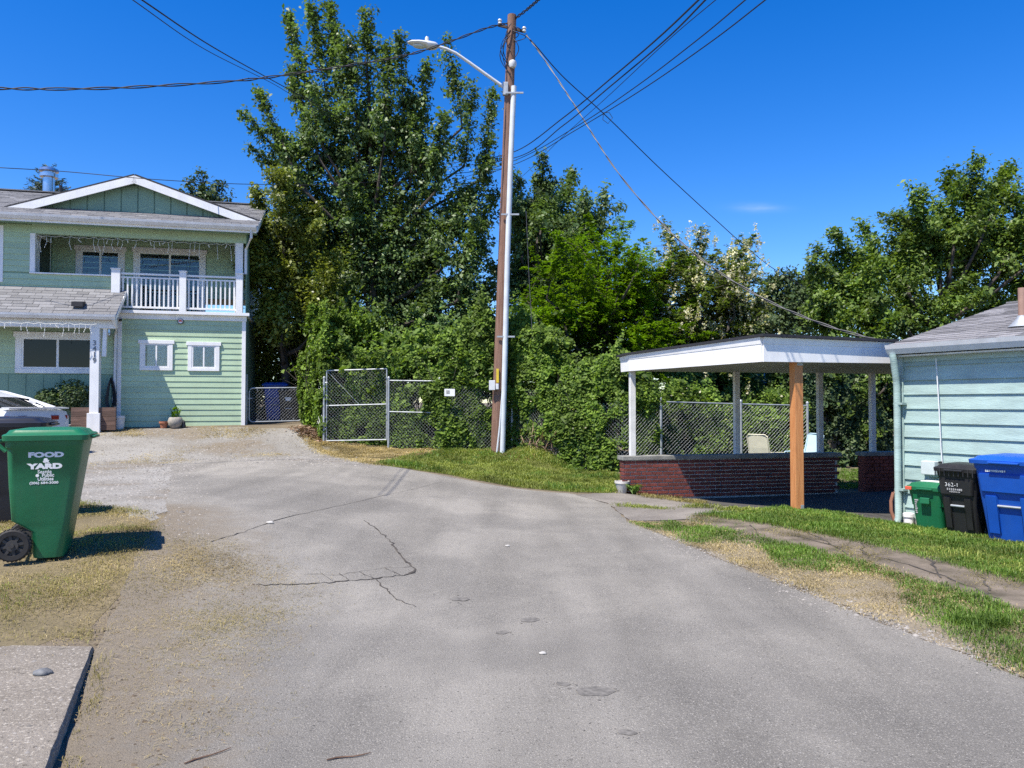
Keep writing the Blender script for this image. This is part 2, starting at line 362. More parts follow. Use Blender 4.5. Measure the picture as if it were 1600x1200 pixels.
def text(name, s, size, material, parent, M, sx=1.0, ext=.0015, off=0.0):
    c = bpy.data.curves.new(name, 'FONT'); c.body = s; c.size = size; c.extrude = ext; c.align_x = 'CENTER'; c.align_y = 'CENTER'; c.offset = off; c.resolution_u = 3
    t = bpy.data.objects.new(name, c); COL.objects.link(t); dg = bpy.context.evaluated_depsgraph_get(); dg.update()
    me = bpy.data.meshes.new_from_object(t.evaluated_get(dg)); bpy.data.objects.remove(t); bpy.data.curves.remove(c)
    me.transform(Matrix.Diagonal((sx, 1, 1, 1))); me.materials.clear(); me.name = name
    o = link(name, me, material, parent); o.matrix_local = M; return o
def frame(origin, xd, zd):
    """matrix whose x runs along xd, y along zd (text up), z out"""
    x = Vector(xd).normalized(); y = Vector(zd).normalized(); z = x.cross(y); M = Matrix((x, y, z)).transposed().to_4x4(); M.translation = Vector(origin); return M
def clone(o, loc=None):
    c = o.copy(); COL.objects.link(c)
    if loc is not None: c.location = loc
    return c

# ------------------------------------------------------------------ ground and paved surfaces
def axis(lo, hi, step, far): return np.r_[-far[::-1]+lo, np.arange(lo, hi+1e-6, step), hi+far]
far = np.array([2, 6, 14, 30, 70, 160, 400, 900.])
gx, gy = axis(-18, 16, .25, far), axis(-4, 30, .25, far)
XX, YY = np.meshgrid(gx, gy); ZZ = H(XX, YY)
nx, ny = len(gx), len(gy); idx = np.arange(nx*ny).reshape(ny, nx)
F = np.stack([idx[:-1,:-1], idx[:-1,1:], idx[1:,1:], idx[1:,:-1]], -1).reshape(-1, 4)
me = bpy.data.meshes.new('ground'); me.from_pydata(np.stack([XX, YY, ZZ], -1).reshape(-1, 3).tolist(), [], F.tolist())
me.polygons.foreach_set('use_smooth', [True]*len(me.polygons))
link('ground', me, 'soil_ground', kind='structure')

def outline(pts, seg=.18, jit=.03):
    out = []; n = len(pts)
    for i in range(n):
        a, b = Vector(pts[i]).xy, Vector(pts[(i+1)%n]).xy; L = (b-a).length; k = max(1, min(80, int(L/seg)))
        for j in range(k):
            p = a.lerp(b, j/k)
            if j: p = p+Vector((random.uniform(-jit, jit), random.uniform(-jit, jit)))
            out.append(p)
    return out
def sheet(name, pts, dz, material, step=.25, jit=.03, kind='structure', parent=None, seg=.18):
    pts = outline(pts, seg, jit); bm = BM(); bm.faces.new([bm.verts.new((p.x, p.y, 0)) for p in pts])
    xs = [p.x for p in pts]; ys = [p.y for p in pts]
    bmesh.ops.triangulate(bm, faces=bm.faces[:])
    for lo, hi, no in ((min(xs), max(xs), (1,0,0)), (min(ys), max(ys), (0,1,0))):
        v = math.floor(lo/step)*step+step
        while v < hi:
            bmesh.ops.bisect_plane(bm, geom=bm.verts[:]+bm.edges[:]+bm.faces[:], plane_co=tuple(v*c for c in no), plane_no=no, dist=1e-5); v += step
    co = np.array([v.co[:2] for v in bm.verts]); zz = H(co[:,0], co[:,1])+dz
    for v, z in zip(bm.verts, zz): v.co.z = z
    for f in bm.faces:
        if f.normal.z < 0: f.normal_flip()
    o = ob(name, bm, material, parent, smooth=True, kind=kind); o.data.polygons.foreach_set('use_smooth', [True]*len(o.data.polygons))
    return o
GP = lambda L: [g(*p) for p in L]
road_poly = [Vector((-.9,-3)), Vector((-1.5,1.5)), Vector((-1.86,3.1))]+GP([(158,1005),(200,900),(262,800),(268,719),(400,719),(500,722),(600,728),(680,742),(780,760),(900,773),(950,788),(985,817),(1100,866),(1300,945),(1600,1066)])+[Vector((3.5,3)), Vector((4.1,-3))]
road = sheet('road', road_poly, .007, 'asphalt', jit=.025)
# how much soil and clippings have washed onto the asphalt from the left verge and the loose right edge
co = np.array([v.co[:] for v in road.data.vertices])
def seg_d(p, a, b):
    ab = b-a; t = np.clip(((p-a)@ab)/(ab@ab), 0, 1); return np.linalg.norm(p-(a+t[:,None]*ab), axis=1)
L = [np.array(p[:2]) for p in road_poly]
dl = np.min([seg_d(co[:,:2], L[i], L[i+1]) for i in range(0, 5)], axis=0); dr = np.min([seg_d(co[:,:2], L[i], L[i+1]) for i in range(12, 17)], axis=0)
w_ = np.interp(co[:,1], [2, 4, 6.5, 8.5, 10, 13, 16], [1.0, 1.25, 1.9, 1.3, 1.0, .9, .7])
dirt = np.clip(1-dl/w_, 0, 1)*.95 + np.clip(1-dr/.25, 0, 1)*.25
at_ = road.data.attributes.new('dirt', 'FLOAT', 'POINT'); at_.data.foreach_set('value', dirt.astype(np.float32))

gravel_poly = GP([(95,668),(385,668),(470,670),(560,703),(640,725),(560,728),(400,722),(300,722),(275,760),(262,800),(235,815),(180,800),(100,780),(60,720)])
sheet('gravel_drive', gravel_poly, .003, 'gravel', jit=.06)
bank_poly = GP([(590,727),(640,712),(700,704),(790,706),(850,702),(905,737),(965,742),(972,764),(955,772),(900,770),(780,757),(680,739)])
sheet('bank_soil', bank_poly, .004, 'lawn_soil', jit=.05)
strip_poly = GP([(985,817),(1085,819),(1180,841),(1280,864),(1400,896),(1600,960)])+[Vector((5.4,4.6)), Vector((4.6,2.5)), Vector((3.55,3.0))]+GP([(1600,1062),(1400,982),(1200,903),(1050,842)])
sheet('verge_soil', strip_poly, .004, 'dry_soil', jit=.05)
lawn_poly = GP([(1090,806),(1180,798),(1245,797),(1330,806),(1412,822)])+[Vector((9.5,5.0)), Vector((7.0,3.4))]+GP([(1600,915),(1400,863),(1250,831),(1130,812)])
sheet('lawn_soil', lawn_poly, .004, 'lawn_soil', jit=.04)
path_poly = GP([(1080,804),(1130,808),(1250,826),(1400,856),(1600,908)])+[Vector((7.0,3.3)), Vector((5.5,4.5))]+GP([(1600,972),(1400,905),(1280,872),(1180,847),(1075,824)])
walkway = sheet('walkway', path_poly, .010, 'old_path', jit=.02)
left_poly = GP([(0,1002),(146,1002),(170,930),(205,880),(245,838),(232,804),(120,786),(0,786)])+[Vector((-5.5,9)), Vector((-6,5))]
sheet('verge_lawn', left_poly, .002, 'worn_turf', jit=.13)
drive_poly = GP([(900,774),(960,771),(1010,776),(1065,780),(1120,790),(1190,797),(1090,806),(1090,812),(985,815),(950,787)])
sheet('drive_apron', drive_poly, .010, 'drive_concrete', jit=.02)

# raised exposed-aggregate slab in the near left corner
sl = [Vector((-1.68,2.6)), g(147,1003,.07), Vector((-3.6,5.02)), Vector((-5.2,5.0)), Vector((-5.2,2.0)), Vector((-1.43,2.0))]
c0 = g(147,1003,.07); ztop = .095
bm = BM(); pts = outline([(p.x, p.y, 0) for p in sl], .12, .003); rings = []
top = [Vector((p.x, p.y, ztop)) for p in pts]; cx = slab_c = sum((p for p in top), Vector())/len(top)
rings = [[Vector((p.x, p.y, -.25)) for p in top], [Vector((p.x, p.y, ztop-.022)) for p in top], [p+(cx-p).normalized()*.012-Vector((0,0,.004)) for p in top], [p+(cx-p).normalized()*.03 for p in top]]
loft(bm, rings); ob('sidewalk_slab', bm, 'slab_agg', kind='structure', smooth=True)
# dark gap of loose soil along the slab edge is real depth: the ground lies lower there

# cracks and stains on the asphalt
def crack(pix, w0, w1, jit=.03, sub=6, dz=.0115, par=None):
    pts = [g(*p) for p in pix]; P = []
    for a, b in zip(pts, pts[1:]):
        for j in range(sub): P.append(a.lerp(b, j/sub)+Vector((random.uniform(-jit, jit), random.uniform(-jit, jit), 0)))
    P.append(pts[-1]); n = len(P); bm = BM(); pv = None
    for i, p in enumerate(P):
        d = (P[min(i+1, n-1)]-P[max(i-1, 0)]).xy; s = Vector((-d.y, d.x)).normalized()*(w0+(w1-w0)*i/(n-1))*random.uniform(.2, 1.1)*.32
        z = h(p.x, p.y)+dz; v = [bm.verts.new((p.x-s.x, p.y-s.y, z)), bm.verts.new((p.x+s.x, p.y+s.y, z))]
        if pv: bm.faces.new([pv[0], pv[1], v[1], v[0]])
        pv = v
    for f in bm.faces:
        if f.normal.z < 0: f.normal_flip()
    ob('crack', bm, 'crack', par or road)
crack([(570,815),(590,830),(612,848),(618,862),(632,878),(650,893),(640,899)], .02, .055, .02)
crack([(648,898),(590,907),(540,909),(500,913),(440,916),(400,917)], .05, .03, .02)
crack([(588,908),(605,925),(622,938),(650,950)], .03, .014, .02)
crack([(645,889),(600,890),(560,897),(520,902),(470,900)], .012, .008, .02)
crack([(600,890),(625,900)], .014, .01, .01); crack([(560,897),(590,908)], .014, .01, .01); crack([(530,897),(545,909)], .014, .01, .01); crack([(500,898),(520,911)], .014, .008, .01)
crack([(330,848),(380,833),(430,815),(520,794),(600,775),(690,754)], .03, .012, .012)
crack([(410,796),(470,803),(560,812)], .010, .006, .03)
for pix in ([(1175,822),(1190,842)],[(1262,834),(1300,852),(1330,872)],[(1345,852),(1352,868),(1370,886)],[(1240,838),(1330,862),(1420,884)],[(1450,876),(1470,905)],[(1420,884),(1500,912),(1560,938)],[(1530,898),(1545,925),(1540,940)]):
    crack(pix, .05, .03, .03, dz=.0145, par=walkway)
for px, py, rx in ((718,938,.075),(828,971,.075),(785,991,.05),(880,1073,.04),(980,1152,.045),(930,1085,.10)):
    p = g(px, py); bm = BM(); n = 26; f1, f2 = random.uniform(0, 6), random.uniform(0, 6)
    vs0 = []
    for k in range(n):
        a = 2*math.pi*k/n; rr_ = rx*(1+.12*math.sin(2*a+f1)+.06*math.sin(5*a+f2)+random.uniform(-.03, .03)); vs0.append(bm.verts.new((p.x+rr_*math.cos(a), p.y+rr_*.8*math.sin(a), h(p.x, p.y)+.0095)))
    bm.faces.new(vs0)
    for k in range(7):
        a = random.uniform(0, 6.3); d = rx*random.uniform(1.15, 1.9); q = (p.x+d*math.cos(a), p.y+d*math.sin(a)); r2 = rx*random.uniform(.04, .14)
        bm.faces.new([bm.verts.new((q[0]+r2*math.cos(t_), q[1]+r2*math.sin(t_), h(*q)+.0095)) for t_ in np.linspace(0, 6.283, 8)[:-1]])
    ob('oil_stain', bm, 'stain', road)

# ------------------------------------------------------------------ generic building pieces
def siding_board(L, e, t0=.006, t1=.028):
    """lap board lying along +x from 0 to L, bottom edge proud; out is -y"""
    bm = BM(); P = [(0,0,e+.03),(0,-t0,e+.03),(0,-t1,0),(0,0,0)]; prism(bm, P, (L,0,0))
    bmesh.ops.recalc_face_normals(bm, faces=bm.faces[:]); me = bpy.data.meshes.new('siding_board'); bm.to_mesh(me); bm.free(); return me
def siding(parent, x0, x1, z0, z1, e, material, y=0.0, rot=None, t1=.022, joints=True):
    t1 = max(t1, .027); z = z0; cache = {}
    while z < z1-.02:
        ee = min(e, z1-z); cuts = [x0, x1]
        if joints and x1-x0 > 3 and random.random() < .6: cuts.insert(1, random.uniform(x0+.8, x1-.8))
        for a, b in zip(cuts, cuts[1:]):
            L = b-a-(.002 if b < x1 else 0); key = (round(L, 3), round(ee, 3))
            if key not in cache:
                cache[key] = siding_board(L, ee-(.03 if z+e > z1-.02 else 0), t1=t1); cache[key].materials.append(MATS[material])
            o = link('siding_board', cache[key], None, parent); o.location = (a, y, z)
            if rot is not None: o.rotation_euler = (0, 0, rot)
        z += e
def window(parent, x0, x1, z0, z1, y, trim=.10, panes=2, kind='dark', tmat='white_paint', sill=.05, name='window', curtain=False, head=.04, split=None):
    """casing proud of the wall plane y, sash frame, panes; out is -y"""
    bm = BM()
    box(bm, x0-head, x1+head, y-.055, y+.02, z1-trim, z1, .006)
    box(bm, x0, x0+trim, y-.045, y+.02, z0+trim*.8, z1-trim-.001, .005); box(bm, x1-trim, x1, y-.045, y+.02, z0+trim*.8, z1-trim-.001, .005)
    box(bm, x0, x1, y-.05, y+.02, z0, z0+trim*.8-.001, .005)
    w = ob(name, bm, tmat, parent)
    a, b, c, d = x0+trim+.001, x1-trim-.001, z0+trim*.8+.001, z1-trim-.002; s = sill
    fr = BM(); box(fr, a, b, y-.038, y+.01, d-s, d); box(fr, a, b, y-.038, y+.01, c, c+s); box(fr, a, a+s, y-.037, y+.01, c+s, d-s); box(fr, b-s, b, y-.037, y+.01, c+s, d-s)
    mids = [a+(b-a)*(split if split else i/panes) for i in range(1, panes)]
    for m in mids: box(fr, m-s*.55, m+s*.55, y-.037, y+.01, c+s, d-s)
    ob('window_frame', fr, 'white_paint', w)
    edges = [a]+mids+[b]
    for i in range(panes):
        p = BM(); l, r_ = edges[i]+s*.6, edges[i+1]-s*.6; yy = y-.026 if kind == 'dark' else y-.030
        box(p, l, r_, yy-.002, yy+.002, c+s*.8, d-s*.8); ob('pane', p, 'window_dark' if kind == 'dark' else 'glass', w)
        if kind == 'shade':  # dark room with a painted sky reflection low behind the glass
            q = BM(); box(q, l, r_, y-.012, y-.010, c+s*.8, d-s*.8); ob('dark_room', q, 'interior', w)
            q = BM(); box(q, l, r_, y-.018, y-.015, c+s*.8, c+(d-c)*(.60 if i else .34)); ob('painted_reflection', q, 'painted_reflection', w)  # blue sheet standing in for the sky's reflection in the lower pane
        elif kind != 'dark':
            q = BM(); n = 26; zs = (c+s*.8, d-s*.8)
            top = [q.verts.new((l+(r_-l)*k/n, y-.020+.004*math.sin(k*1.9), zs[1])) for k in range(n+1)]
            bot = [q.verts.new((l+(r_-l)*k/n, y-.020+.006*math.sin(k*1.9+.3), zs[0])) for k in range(n+1)]
            for k in range(n):
                if not (kind == 'gap' and i == 0 and k < 6): q.faces.new([bot[k], bot[k+1], top[k+1], top[k]])
            ob('curtain', q, 'curtain', w, smooth=True)
            q = BM(); box(q, l, r_, y-.012, y-.010, zs[0], zs[1]); ob('dark_room', q, 'interior', w)
    return w
def shingle_field(name, parent, o, u, v, W, Lv, material='shingle_grey', e=.14, tw=(.22,.42)):
    """rows of lapped shingle tabs over the roof plane from o along u (W) and up v (Lv)"""
    o, u, v = Vector(o), Vector(u).normalized(), Vector(v).normalized(); nrm = u.cross(v)
    if nrm.z < 0: nrm = -nrm
    Q = []; rows = int(Lv/e)
    for i in range(rows):
        x = -random.uniform(0, .2)
        while x < W:
            w = random.uniform(*tw); a, b = max(x, 0), min(x+w-.008, W); x += w
            if b-a < .03: continue
            dz = random.uniform(.008, .016); A = o+v*(i*e)
            p0, p1, p2, p3 = A+u*a+nrm*dz, A+u*b+nrm*dz, A+u*b+v*(e+.02)+nrm*.003, A+u*a+v*(e+.02)+nrm*.003
            Q.append([p0, p1, p2, p3]); Q.append([A+u*a, A+u*b, p1, p0])
    V = np.array([[tuple(p) for p in q] for q in Q]); ob_ = quads(name, V, material, parent, kind='stuff')
    return ob_

# ================================================================== green house on the left
TH = R(14); HC = at(383, 662, 21.0); HW = Vector((math.cos(TH), math.sin(TH), 0)); HN = Vector((math.sin(TH), -math.cos(TH), 0))
house = thing('green_house', 'two-storey pale green clapboard house with white balcony and grey shingle roof', 'house', HC, TH)
def HF(px, py, b=0.0):
    """local (x, z) of a pixel on the plane b metres in front of the facade"""
    d = ray(px, py); o = Vector((0,0,CAMZ)); P0 = HC+HN*b; t = (P0-o).dot(HN)/d.dot(HN); p = o+d*t-HC
    return p.dot(HW), p.z
def hx(px, py=600, b=0.0): return HF(px, py, b)[0]
def hz(px, py, b=0.0): return HF(px, py, b)[1]
X0 = hx(-130); XL = hx(183); XR = 0.0
zb = -.12; z_band0 = hz(280, 500); z_band1 = hz(280, 489); z_eave = hz(200, 357); z_knee = hz(110, 428); z_proof = hz(100, 450)
DEEP = 5.0
# carcass behind the boards (walls), y>0 is inside
w = BM(); box(w, XL+.02, XR-.02, .012, DEEP, -.5, z_band1-.02); ob('wall', w, 'green_board', house)
w = BM(); box(w, X0, XL+.02, .012, DEEP, -.5, z_knee-.1); ob('wall', w, 'green_board', house)
xq = hx(46)                                             # solid upper-left wall
w = BM(); box(w, X0, xq, .012, DEEP, z_knee-.1, z_eave); ob('wall', w, 'green_board', house)
RD = 1.5                                                # balcony recess depth
w = BM(); box(w, xq, XR-.02, RD+.012, DEEP, z_knee-.1, z_eave); ob('wall', w, 'green_board', house)
siding(house, XL+.10, XR-.10, zb+.05, z_band0, .152, 'green_siding', y=.012)
zk0 = z_proof-.25
siding(house, X0, XL-.02, zk0, z_knee-.03, .152, 'green_siding', y=.012)
siding(house, X0, xq, z_knee+.01, z_eave-.02, .152, 'green_siding', y=.012)
siding(house, xq+.02, XR-.12, z_knee-.35, z_eave-.02, .152, 'green_siding', y=RD+.012, joints=False)
siding(house, X0, XL-.1, hz(90, 583)-.02, zk0-.3, .152, 'green_siding', y=.012)
# recess: left return wall with a door, floor, ceiling
w = BM(); box(w, xq-.02, xq+.02, .05, RD, z_knee-.1, z_eave); ob('recess_wall', w, 'green_board', house)
dr = BM(); box(dr, xq+.021, xq+.05, .35, 1.30, z_band1, z_band1+2.05); dd = ob('door_casing', dr, 'white_paint', house)
dr = BM(); box(dr, xq+.051, xq+.06, .45, 1.20, z_band1, z_band1+1.95); ob('door', dr, 'window_dark', dd)
w = BM(); box(w, X0, XR+.0, -.02, DEEP, z_eave+.001, z_eave+.05); ob('ceiling', w, 'green_board', house)
w = BM(); box(w, XL-.02, XR+.06, -.12, RD, z_band1-.05, z_band1, .008); ob('balcony_floor', w, 'white_paint', house)
# white trims
def trim(name, x0, x1, z0, z1, y0=-.03, y1=.012, m='white_paint', bev=.004):
    b = BM(); box(b, x0, x1, y0, y1, z0, z1, bev); return ob(name, b, m, house)
trim('corner_trim', XL, XL+.10, zb, z_band0-.002); trim('corner_trim', XR-.10, XR, zb, z_band0-.002)
trim('band_board', XL-.02, XR+.02, z_band0, z_band1-.052, -.04)
trim('deck_edge', XL-.04, XR+.10, z_band1-.051, z_band1+.03, -.16, -.121)
trim('knee_cap', xq-.03, XL, z_knee-.028, z_knee+.008, -.05, .10)
trim('recess_post', xq-.03, xq+.09, z_knee+.01, z_eave-.25, -.03, .10)
trim('column', hx(366), hx(378), z_band1+.0, z_eave-.25, -.02, .16)
trim('beam', xq, XR-.01, z_eave-.25, z_eave, -.015, .14, 'green_siding')
trim('corner_trim', hx(-6), hx(2), z_proof+.1, hz(0, 352)); 
b = BM(); box(b, XR-.02, XR, .012, DEEP, -.5, z_eave); ob('end_wall', b, 'green_board', house)
b = BM(); box(b, XL, XR, -.01, .3, -.5, zb+.04); ob('foundation', b, 'concrete', house)
# balcony railing
rail = BM(); ra, rb = hx(183, 430), hx(374, 440); zt, zl = z_band1+1.02, z_band1+.14
def rail_obj(name, x0, x1, y0, y1, z0, z1, bev=.006):
    b = BM(); box(b, x0, x1, y0, y1, z0, z1, bev); return ob(name, b, 'white_paint', house)
yr = -.07
pp = [hx(183, 450), hx(287, 450), hx(375, 450)]
for i, x in enumerate(pp):
    hw = .105 if i == 0 else .085
    rail_obj('railing_post', x-hw, x+hw, yr-hw, yr+hw, z_band1+.031, zt+.07); rail_obj('post_cap', x-hw-.02, x+hw+.02, yr-hw-.02, yr+hw+.02, zt+.071, zt+.10)
bal = None
for x0, x1, n in ((pp[0]+.105, pp[1]-.085, 13), (pp[1]+.085, pp[2]-.085, 11)):
    rail_obj('top_rail', x0, x1, yr-.035, yr+.035, zt-.05, zt); rail_obj('bottom_rail', x0, x1, yr-.03, yr+.03, zl-.05, zl)
    rail_obj('upper_rail', x0, x1, yr-.02, yr+.02, zt-.14, zt-.10)
    for i in range(n):
        x = x0+(x1-x0)*(i+.5)/n
        if bal is None: bal = rail_obj('baluster', -.02, .02, yr-.018, yr+.018, zl+.001, zt-.141, .003); bal.location.x = x
        else: c = clone(bal); c.location.x = x
# windows
a, z1 = HF(219, 531); b_, z0 = HF(270, 579); window(house, a, b_, z0, z1, .0, trim=.10, kind='gap', sill=.035)
a, z1 = HF(294, 534); b_, z0 = HF(343, 580); window(house, a, b_, z0, z1, .0, trim=.10, kind='curtain', sill=.035)
a, z1 = HF(25, 518); b_, z0 = HF(155, 584); window(house, a, b_, z0, z1, .0, trim=.14, panes=2, sill=.05)
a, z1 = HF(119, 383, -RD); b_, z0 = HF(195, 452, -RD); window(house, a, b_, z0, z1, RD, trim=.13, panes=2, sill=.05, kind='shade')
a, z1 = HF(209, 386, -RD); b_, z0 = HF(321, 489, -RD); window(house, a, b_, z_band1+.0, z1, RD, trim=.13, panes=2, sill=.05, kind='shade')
# vertical boards under the porch window
zv1 = hz(90, 584)-.02
x = X0
while x < XL-.12:
    b = BM(); box(b, x+.004, min(x+.40, XL-.11)-.004, -.012, .011, -.1, zv1, .003); ob('wall_panel', b, 'green_board', house)
    b = BM(); box(b, x-.02, x+.02, -.028, -.0125, -.1, zv1, .003); ob('batten', b, 'green_board', house); x += .40
# ---- roof: main slope, gable, ridge
OV = .45; ye = -OV; zg = z_eave+.03
yrg = 3.2; zr = HF(0, 297, -yrg)[1]
xr_end = hx(401, 368, OV)
slope = (zr-(zg+.12))/(yrg+OV); vv = Vector((0, 1, slope)); Ls = vv.length*(yrg+OV)
b = BM(); prism(b, [(X0-1, ye, zg+.10), (X0-1, yrg, zr-.02), (X0-1, 2*yrg+OV, zg+.10), (X0-1, 2*yrg+OV, zg+.0), (X0-1, yrg, zr-.14), (X0-1, ye, zg+.0)], (xr_end-X0+1, 0, 0))
rf = ob('roof', b, 'dark_felt', house)
shingle_field('shingles', rf, (X0-1, ye-.02, zg+.105), (1,0,0), vv, xr_end-X0+1.02, Ls)
b = BM(); box(b, X0-1, xr_end+.03, yrg-.14, yrg+.14, zr-.01, zr+.02); ob('ridge_cap', b, 'shingle_grey', rf)
def gutter(x0, x1, y, z, s=.12):
    b = BM(); prism(b, [(x0, y, z), (x0, y-s, z), (x0, y-s*.9, z-s*.45), (x0, y-s*.45, z-s), (x0, y, z-s)], (x1-x0, 0, 0))
    return ob('gutter', b, 'gutter_white', house)
gutter(X0-1, xr_end, ye-.022, zg+.11, .13)
b = BM(); box(b, X0-1, xr_end, ye-.02, ye+.0, zg-.08, zg+.10); ob('fascia', b, 'white_paint', house)
b = BM(); box(b, X0-1, xr_end-.02, ye+.001, .0, zg-.04, zg-.015); ob('soffit', b, 'green_board', house)
# right rake of the main roof
for s0, s1 in ((ye, yrg),):
    b = BM(); prism(b, [(xr_end, s0, zg-.05), (xr_end, s1, zr-.17), (xr_end, s1, zr-.015), (xr_end, s0, zg+.105)], (.03, 0, 0)); ob('rake_board', b, 'white_paint', house)
# gable
GB = -.60                                               # gable plane just behind the eave line (b)
gl, gzl = HF(28, 328, GB); gr, gzr = HF(392, 360, GB); ga, gza = HF(213, 278, GB)
ygp = -GB
def roofz(y): return zg+.115+slope*(y-ye)
zbase = roofz(ygp)-.03; gzl = gzr = zbase+.02
th_ = .12
xm0, xm1 = gl, gr
b = BM(); prism(b, [(xm0, ygp+.05, zbase), (xm1, ygp+.05, zbase), (ga, ygp+.05, gza-.12)], (0, .05, 0)); ob('gable_wall', b, 'green_board', house)
ymeet = ye+(gza-zg-.115)/slope
for (xa, s) in ((xm0, -1), (xm1, 1)):
    d = Vector((ga-xa, 0, gza-zbase)).normalized(); nrm = Vector((-d.z, 0, d.x)) if s < 0 else Vector((d.z, 0, -d.x))
    lo = Vector((xa, 0, zbase))-d*.25; hi = Vector((ga, 0, gza))
    # roof slab of the gable runs back until it dies into the main slope
    yl = ygp-.22
    P = [lo+Vector((0, yl, 0)), hi+Vector((0, yl, 0)), Vector((ga, max(ymeet, 1.0), gza)), Vector((lo.x, ye+max(0, (lo.z-zg-.115)/slope)+.1, lo.z))]
    b = BM(); prism(b, P, nrm*.05 if nrm.z > 0 else -nrm*.05); ob('gable_roof', b, 'roof_edge', rf)
    dn = (nrm if nrm.z > 0 else -nrm)
    b = BM(); Q = [lo+Vector((0, yl-.03, 0)), hi+Vector((0, yl-.03, 0)), hi-dn*.20+Vector((0, yl-.03, 0)), lo-dn*.20+Vector((0, yl-.03, 0))]
    prism(b, [q-dn*.003 for q in Q], (0, .03, 0)); ob('barge_board', b, 'white_paint', house)
# vertical boards of the gable face
n = 14
for i in range(n):
    xa, xb = xm0+(xm1-xm0)*i/n, xm0+(xm1-xm0)*(i+1)/n-.035
    def top(x): return (zbase+(gza-.16-zbase)*(x-xm0)/(ga-xm0) if x < ga else zbase+(gza-.16-zbase)*(xm1-x)/(xm1-ga))-.03
    ta, tb = top(xa), top(xb)
    if min(ta, tb) < zbase+.03: continue
    b = BM(); P = [(xa, ygp+.02, zbase), (xb, ygp+.02, zbase), (xb, ygp+.02, tb)]
    if xa < ga < xb: P.append((ga, ygp+.02, gza-.2))
    P.append((xa, ygp+.02, ta)); prism(b, P, (0, .029, 0)); ob('gable_board', b, 'green_board', house)
# ---- porch roof
PB = 1.05; pe = XL-.02; pz_e = hz(90, 489, PB); pz_t = z_proof+.02
ps = (pz_t-pz_e)/PB; pxe = hx(180, 492, PB)
b = BM(); prism(b, [(X0-1, -PB, pz_e-.02), (X0-1, -.03, pz_t-.02), (X0-1, -.03, pz_t-.10), (X0-1, -PB, pz_e-.10)], (pxe-X0+1, 0, 0)); pr = ob('porch_roof', b, 'dark_felt', house)
shingle_field('shingles', pr, (X0-1, -PB-.02, pz_e-.015), (1,0,0), (0,1,ps), pxe-X0+1.02, math.hypot(PB, pz_t-pz_e)-.01)
gutter(X0-1, pxe+.02, -PB-.01, pz_e-.02, .12)
b = BM(); prism(b, [(pxe, -PB, pz_e-.16), (pxe, -.03, pz_t-.16), (pxe, -.03, pz_t-.02), (pxe, -PB, pz_e-.02)], (.03, 0, 0)); ob('rake_board', b, 'white_paint', house)
cxp, _ = HF(149.5, 560, PB-.25)
b = BM(); box(b, X0-1, pxe-.02, -PB+.15, -PB+.33, pz_e-.34, pz_e-.105, .006); ob('porch_beam', b, 'white_paint', house)
colz = hz(149, 664, PB-.25)
b = BM(); box(b, cxp-.105, cxp+.105, -PB+.14, -PB+.35, colz+.30, pz_e-.341, .006); pc = ob('porch_post', b, 'white_paint', house)
b = BM(); box(b, cxp-.15, cxp+.15, -PB+.10, -PB+.39, colz-.2, colz+.299, .008); ob('post_base', b, 'white_paint', pc)
b = BM(); bar(b, (pxe-.28, -PB+.25, pz_e-.2), (XL-.12, -PB+.25, pz_e-1.05), .09, .09, (0,1,0)); ob('brace', b, 'white_paint', house)
for i, ch in enumerate('3419'):
    text('house_number', ch, .175, 'number_grey', pc, frame((cxp, -PB+.137, pz_e-.72-.145*i), (1,0,0), (0,0,1)), ext=.006, off=.004)
# vent, lantern, badge, camera, downspouts, flue
va, vz = HF(123, 465, .8); vy = -.8; vz = pz_e+ps*(PB-.8)
b = BM(); prism(b, [(va-.13, vy-.14, vz), (va-.13, vy+.12, vz+.06), (va-.13, vy+.12, vz+.16), (va-.13, vy-.14, vz+.12)], (.26, 0, 0)); ob('roof_vent', b, 'roof_edge', house)
lx, lz = HF(169, 518, .12); b = BM(); lathe(b, [(.02,.10),(.09,.06),(.07,.05),(.075,-.10),(.05,-.13),(.01,-.14)], (lx, -.14, lz), 10); ob('wall_lantern', b, 'steel', house)
bx_, bz_ = HF(282, 502, .05); b = BM(); tube(b, [(bx_, -.042, bz_), (bx_, -.06, bz_)], .075, 18); bd = ob('badge', b, 'bin_black', house)
b = BM(); tube(b, [(bx_, -.0605, bz_+.0), (bx_, -.064, bz_)], .058, 18); ob('badge_face', b, 'print_white', bd)
b = BM(); prism(b, [(bx_-.055, -.0645, bz_-.012), (bx_+.055, -.0645, bz_-.012), (bx_+.03, -.0645, bz_+.03), (bx_, -.0645, bz_+.045), (bx_-.03, -.0645, bz_+.03)], (0, -.002, 0)); ob('badge_mark', b, 'label_red', bd)
cx_, cz_ = HF(188, 500, .1); b = BM(); box(b, cx_-.03, cx_+.03, -.14, -.042, cz_-.03, cz_+.03, .008); ob('camera', b, 'bin_black', house)
def downspout(pts, m='gutter_white', r=.038):
    b = BM(); tube(b, pts, r, 8); ob('downspout', b, m, house)
downspout([(XR+.16, -OV-.06, zg), (XR+.16, -OV-.02, zg-.2), (XR-.01, -.07, zg-.45), (XR-.01, -.07, z_band1+1.1)])
downspout([(pxe-.04, -PB-.05, pz_e-.12), (pxe-.02, -PB+.2, pz_e-.3), (XL-.03, -.09, pz_e-.42), (XL-.04, -.08, .3)])
fx, fz = HF(76, 300, -3.8); fz0 = zr-.6; fzt = hz(76, 262, -3.8)
b = BM(); tube(b, [(fx, 3.8, fz0), (fx, 3.8, fzt-.22)], .16, 18); fl = ob('chimney_flue', b, 'steel', house, smooth=True)
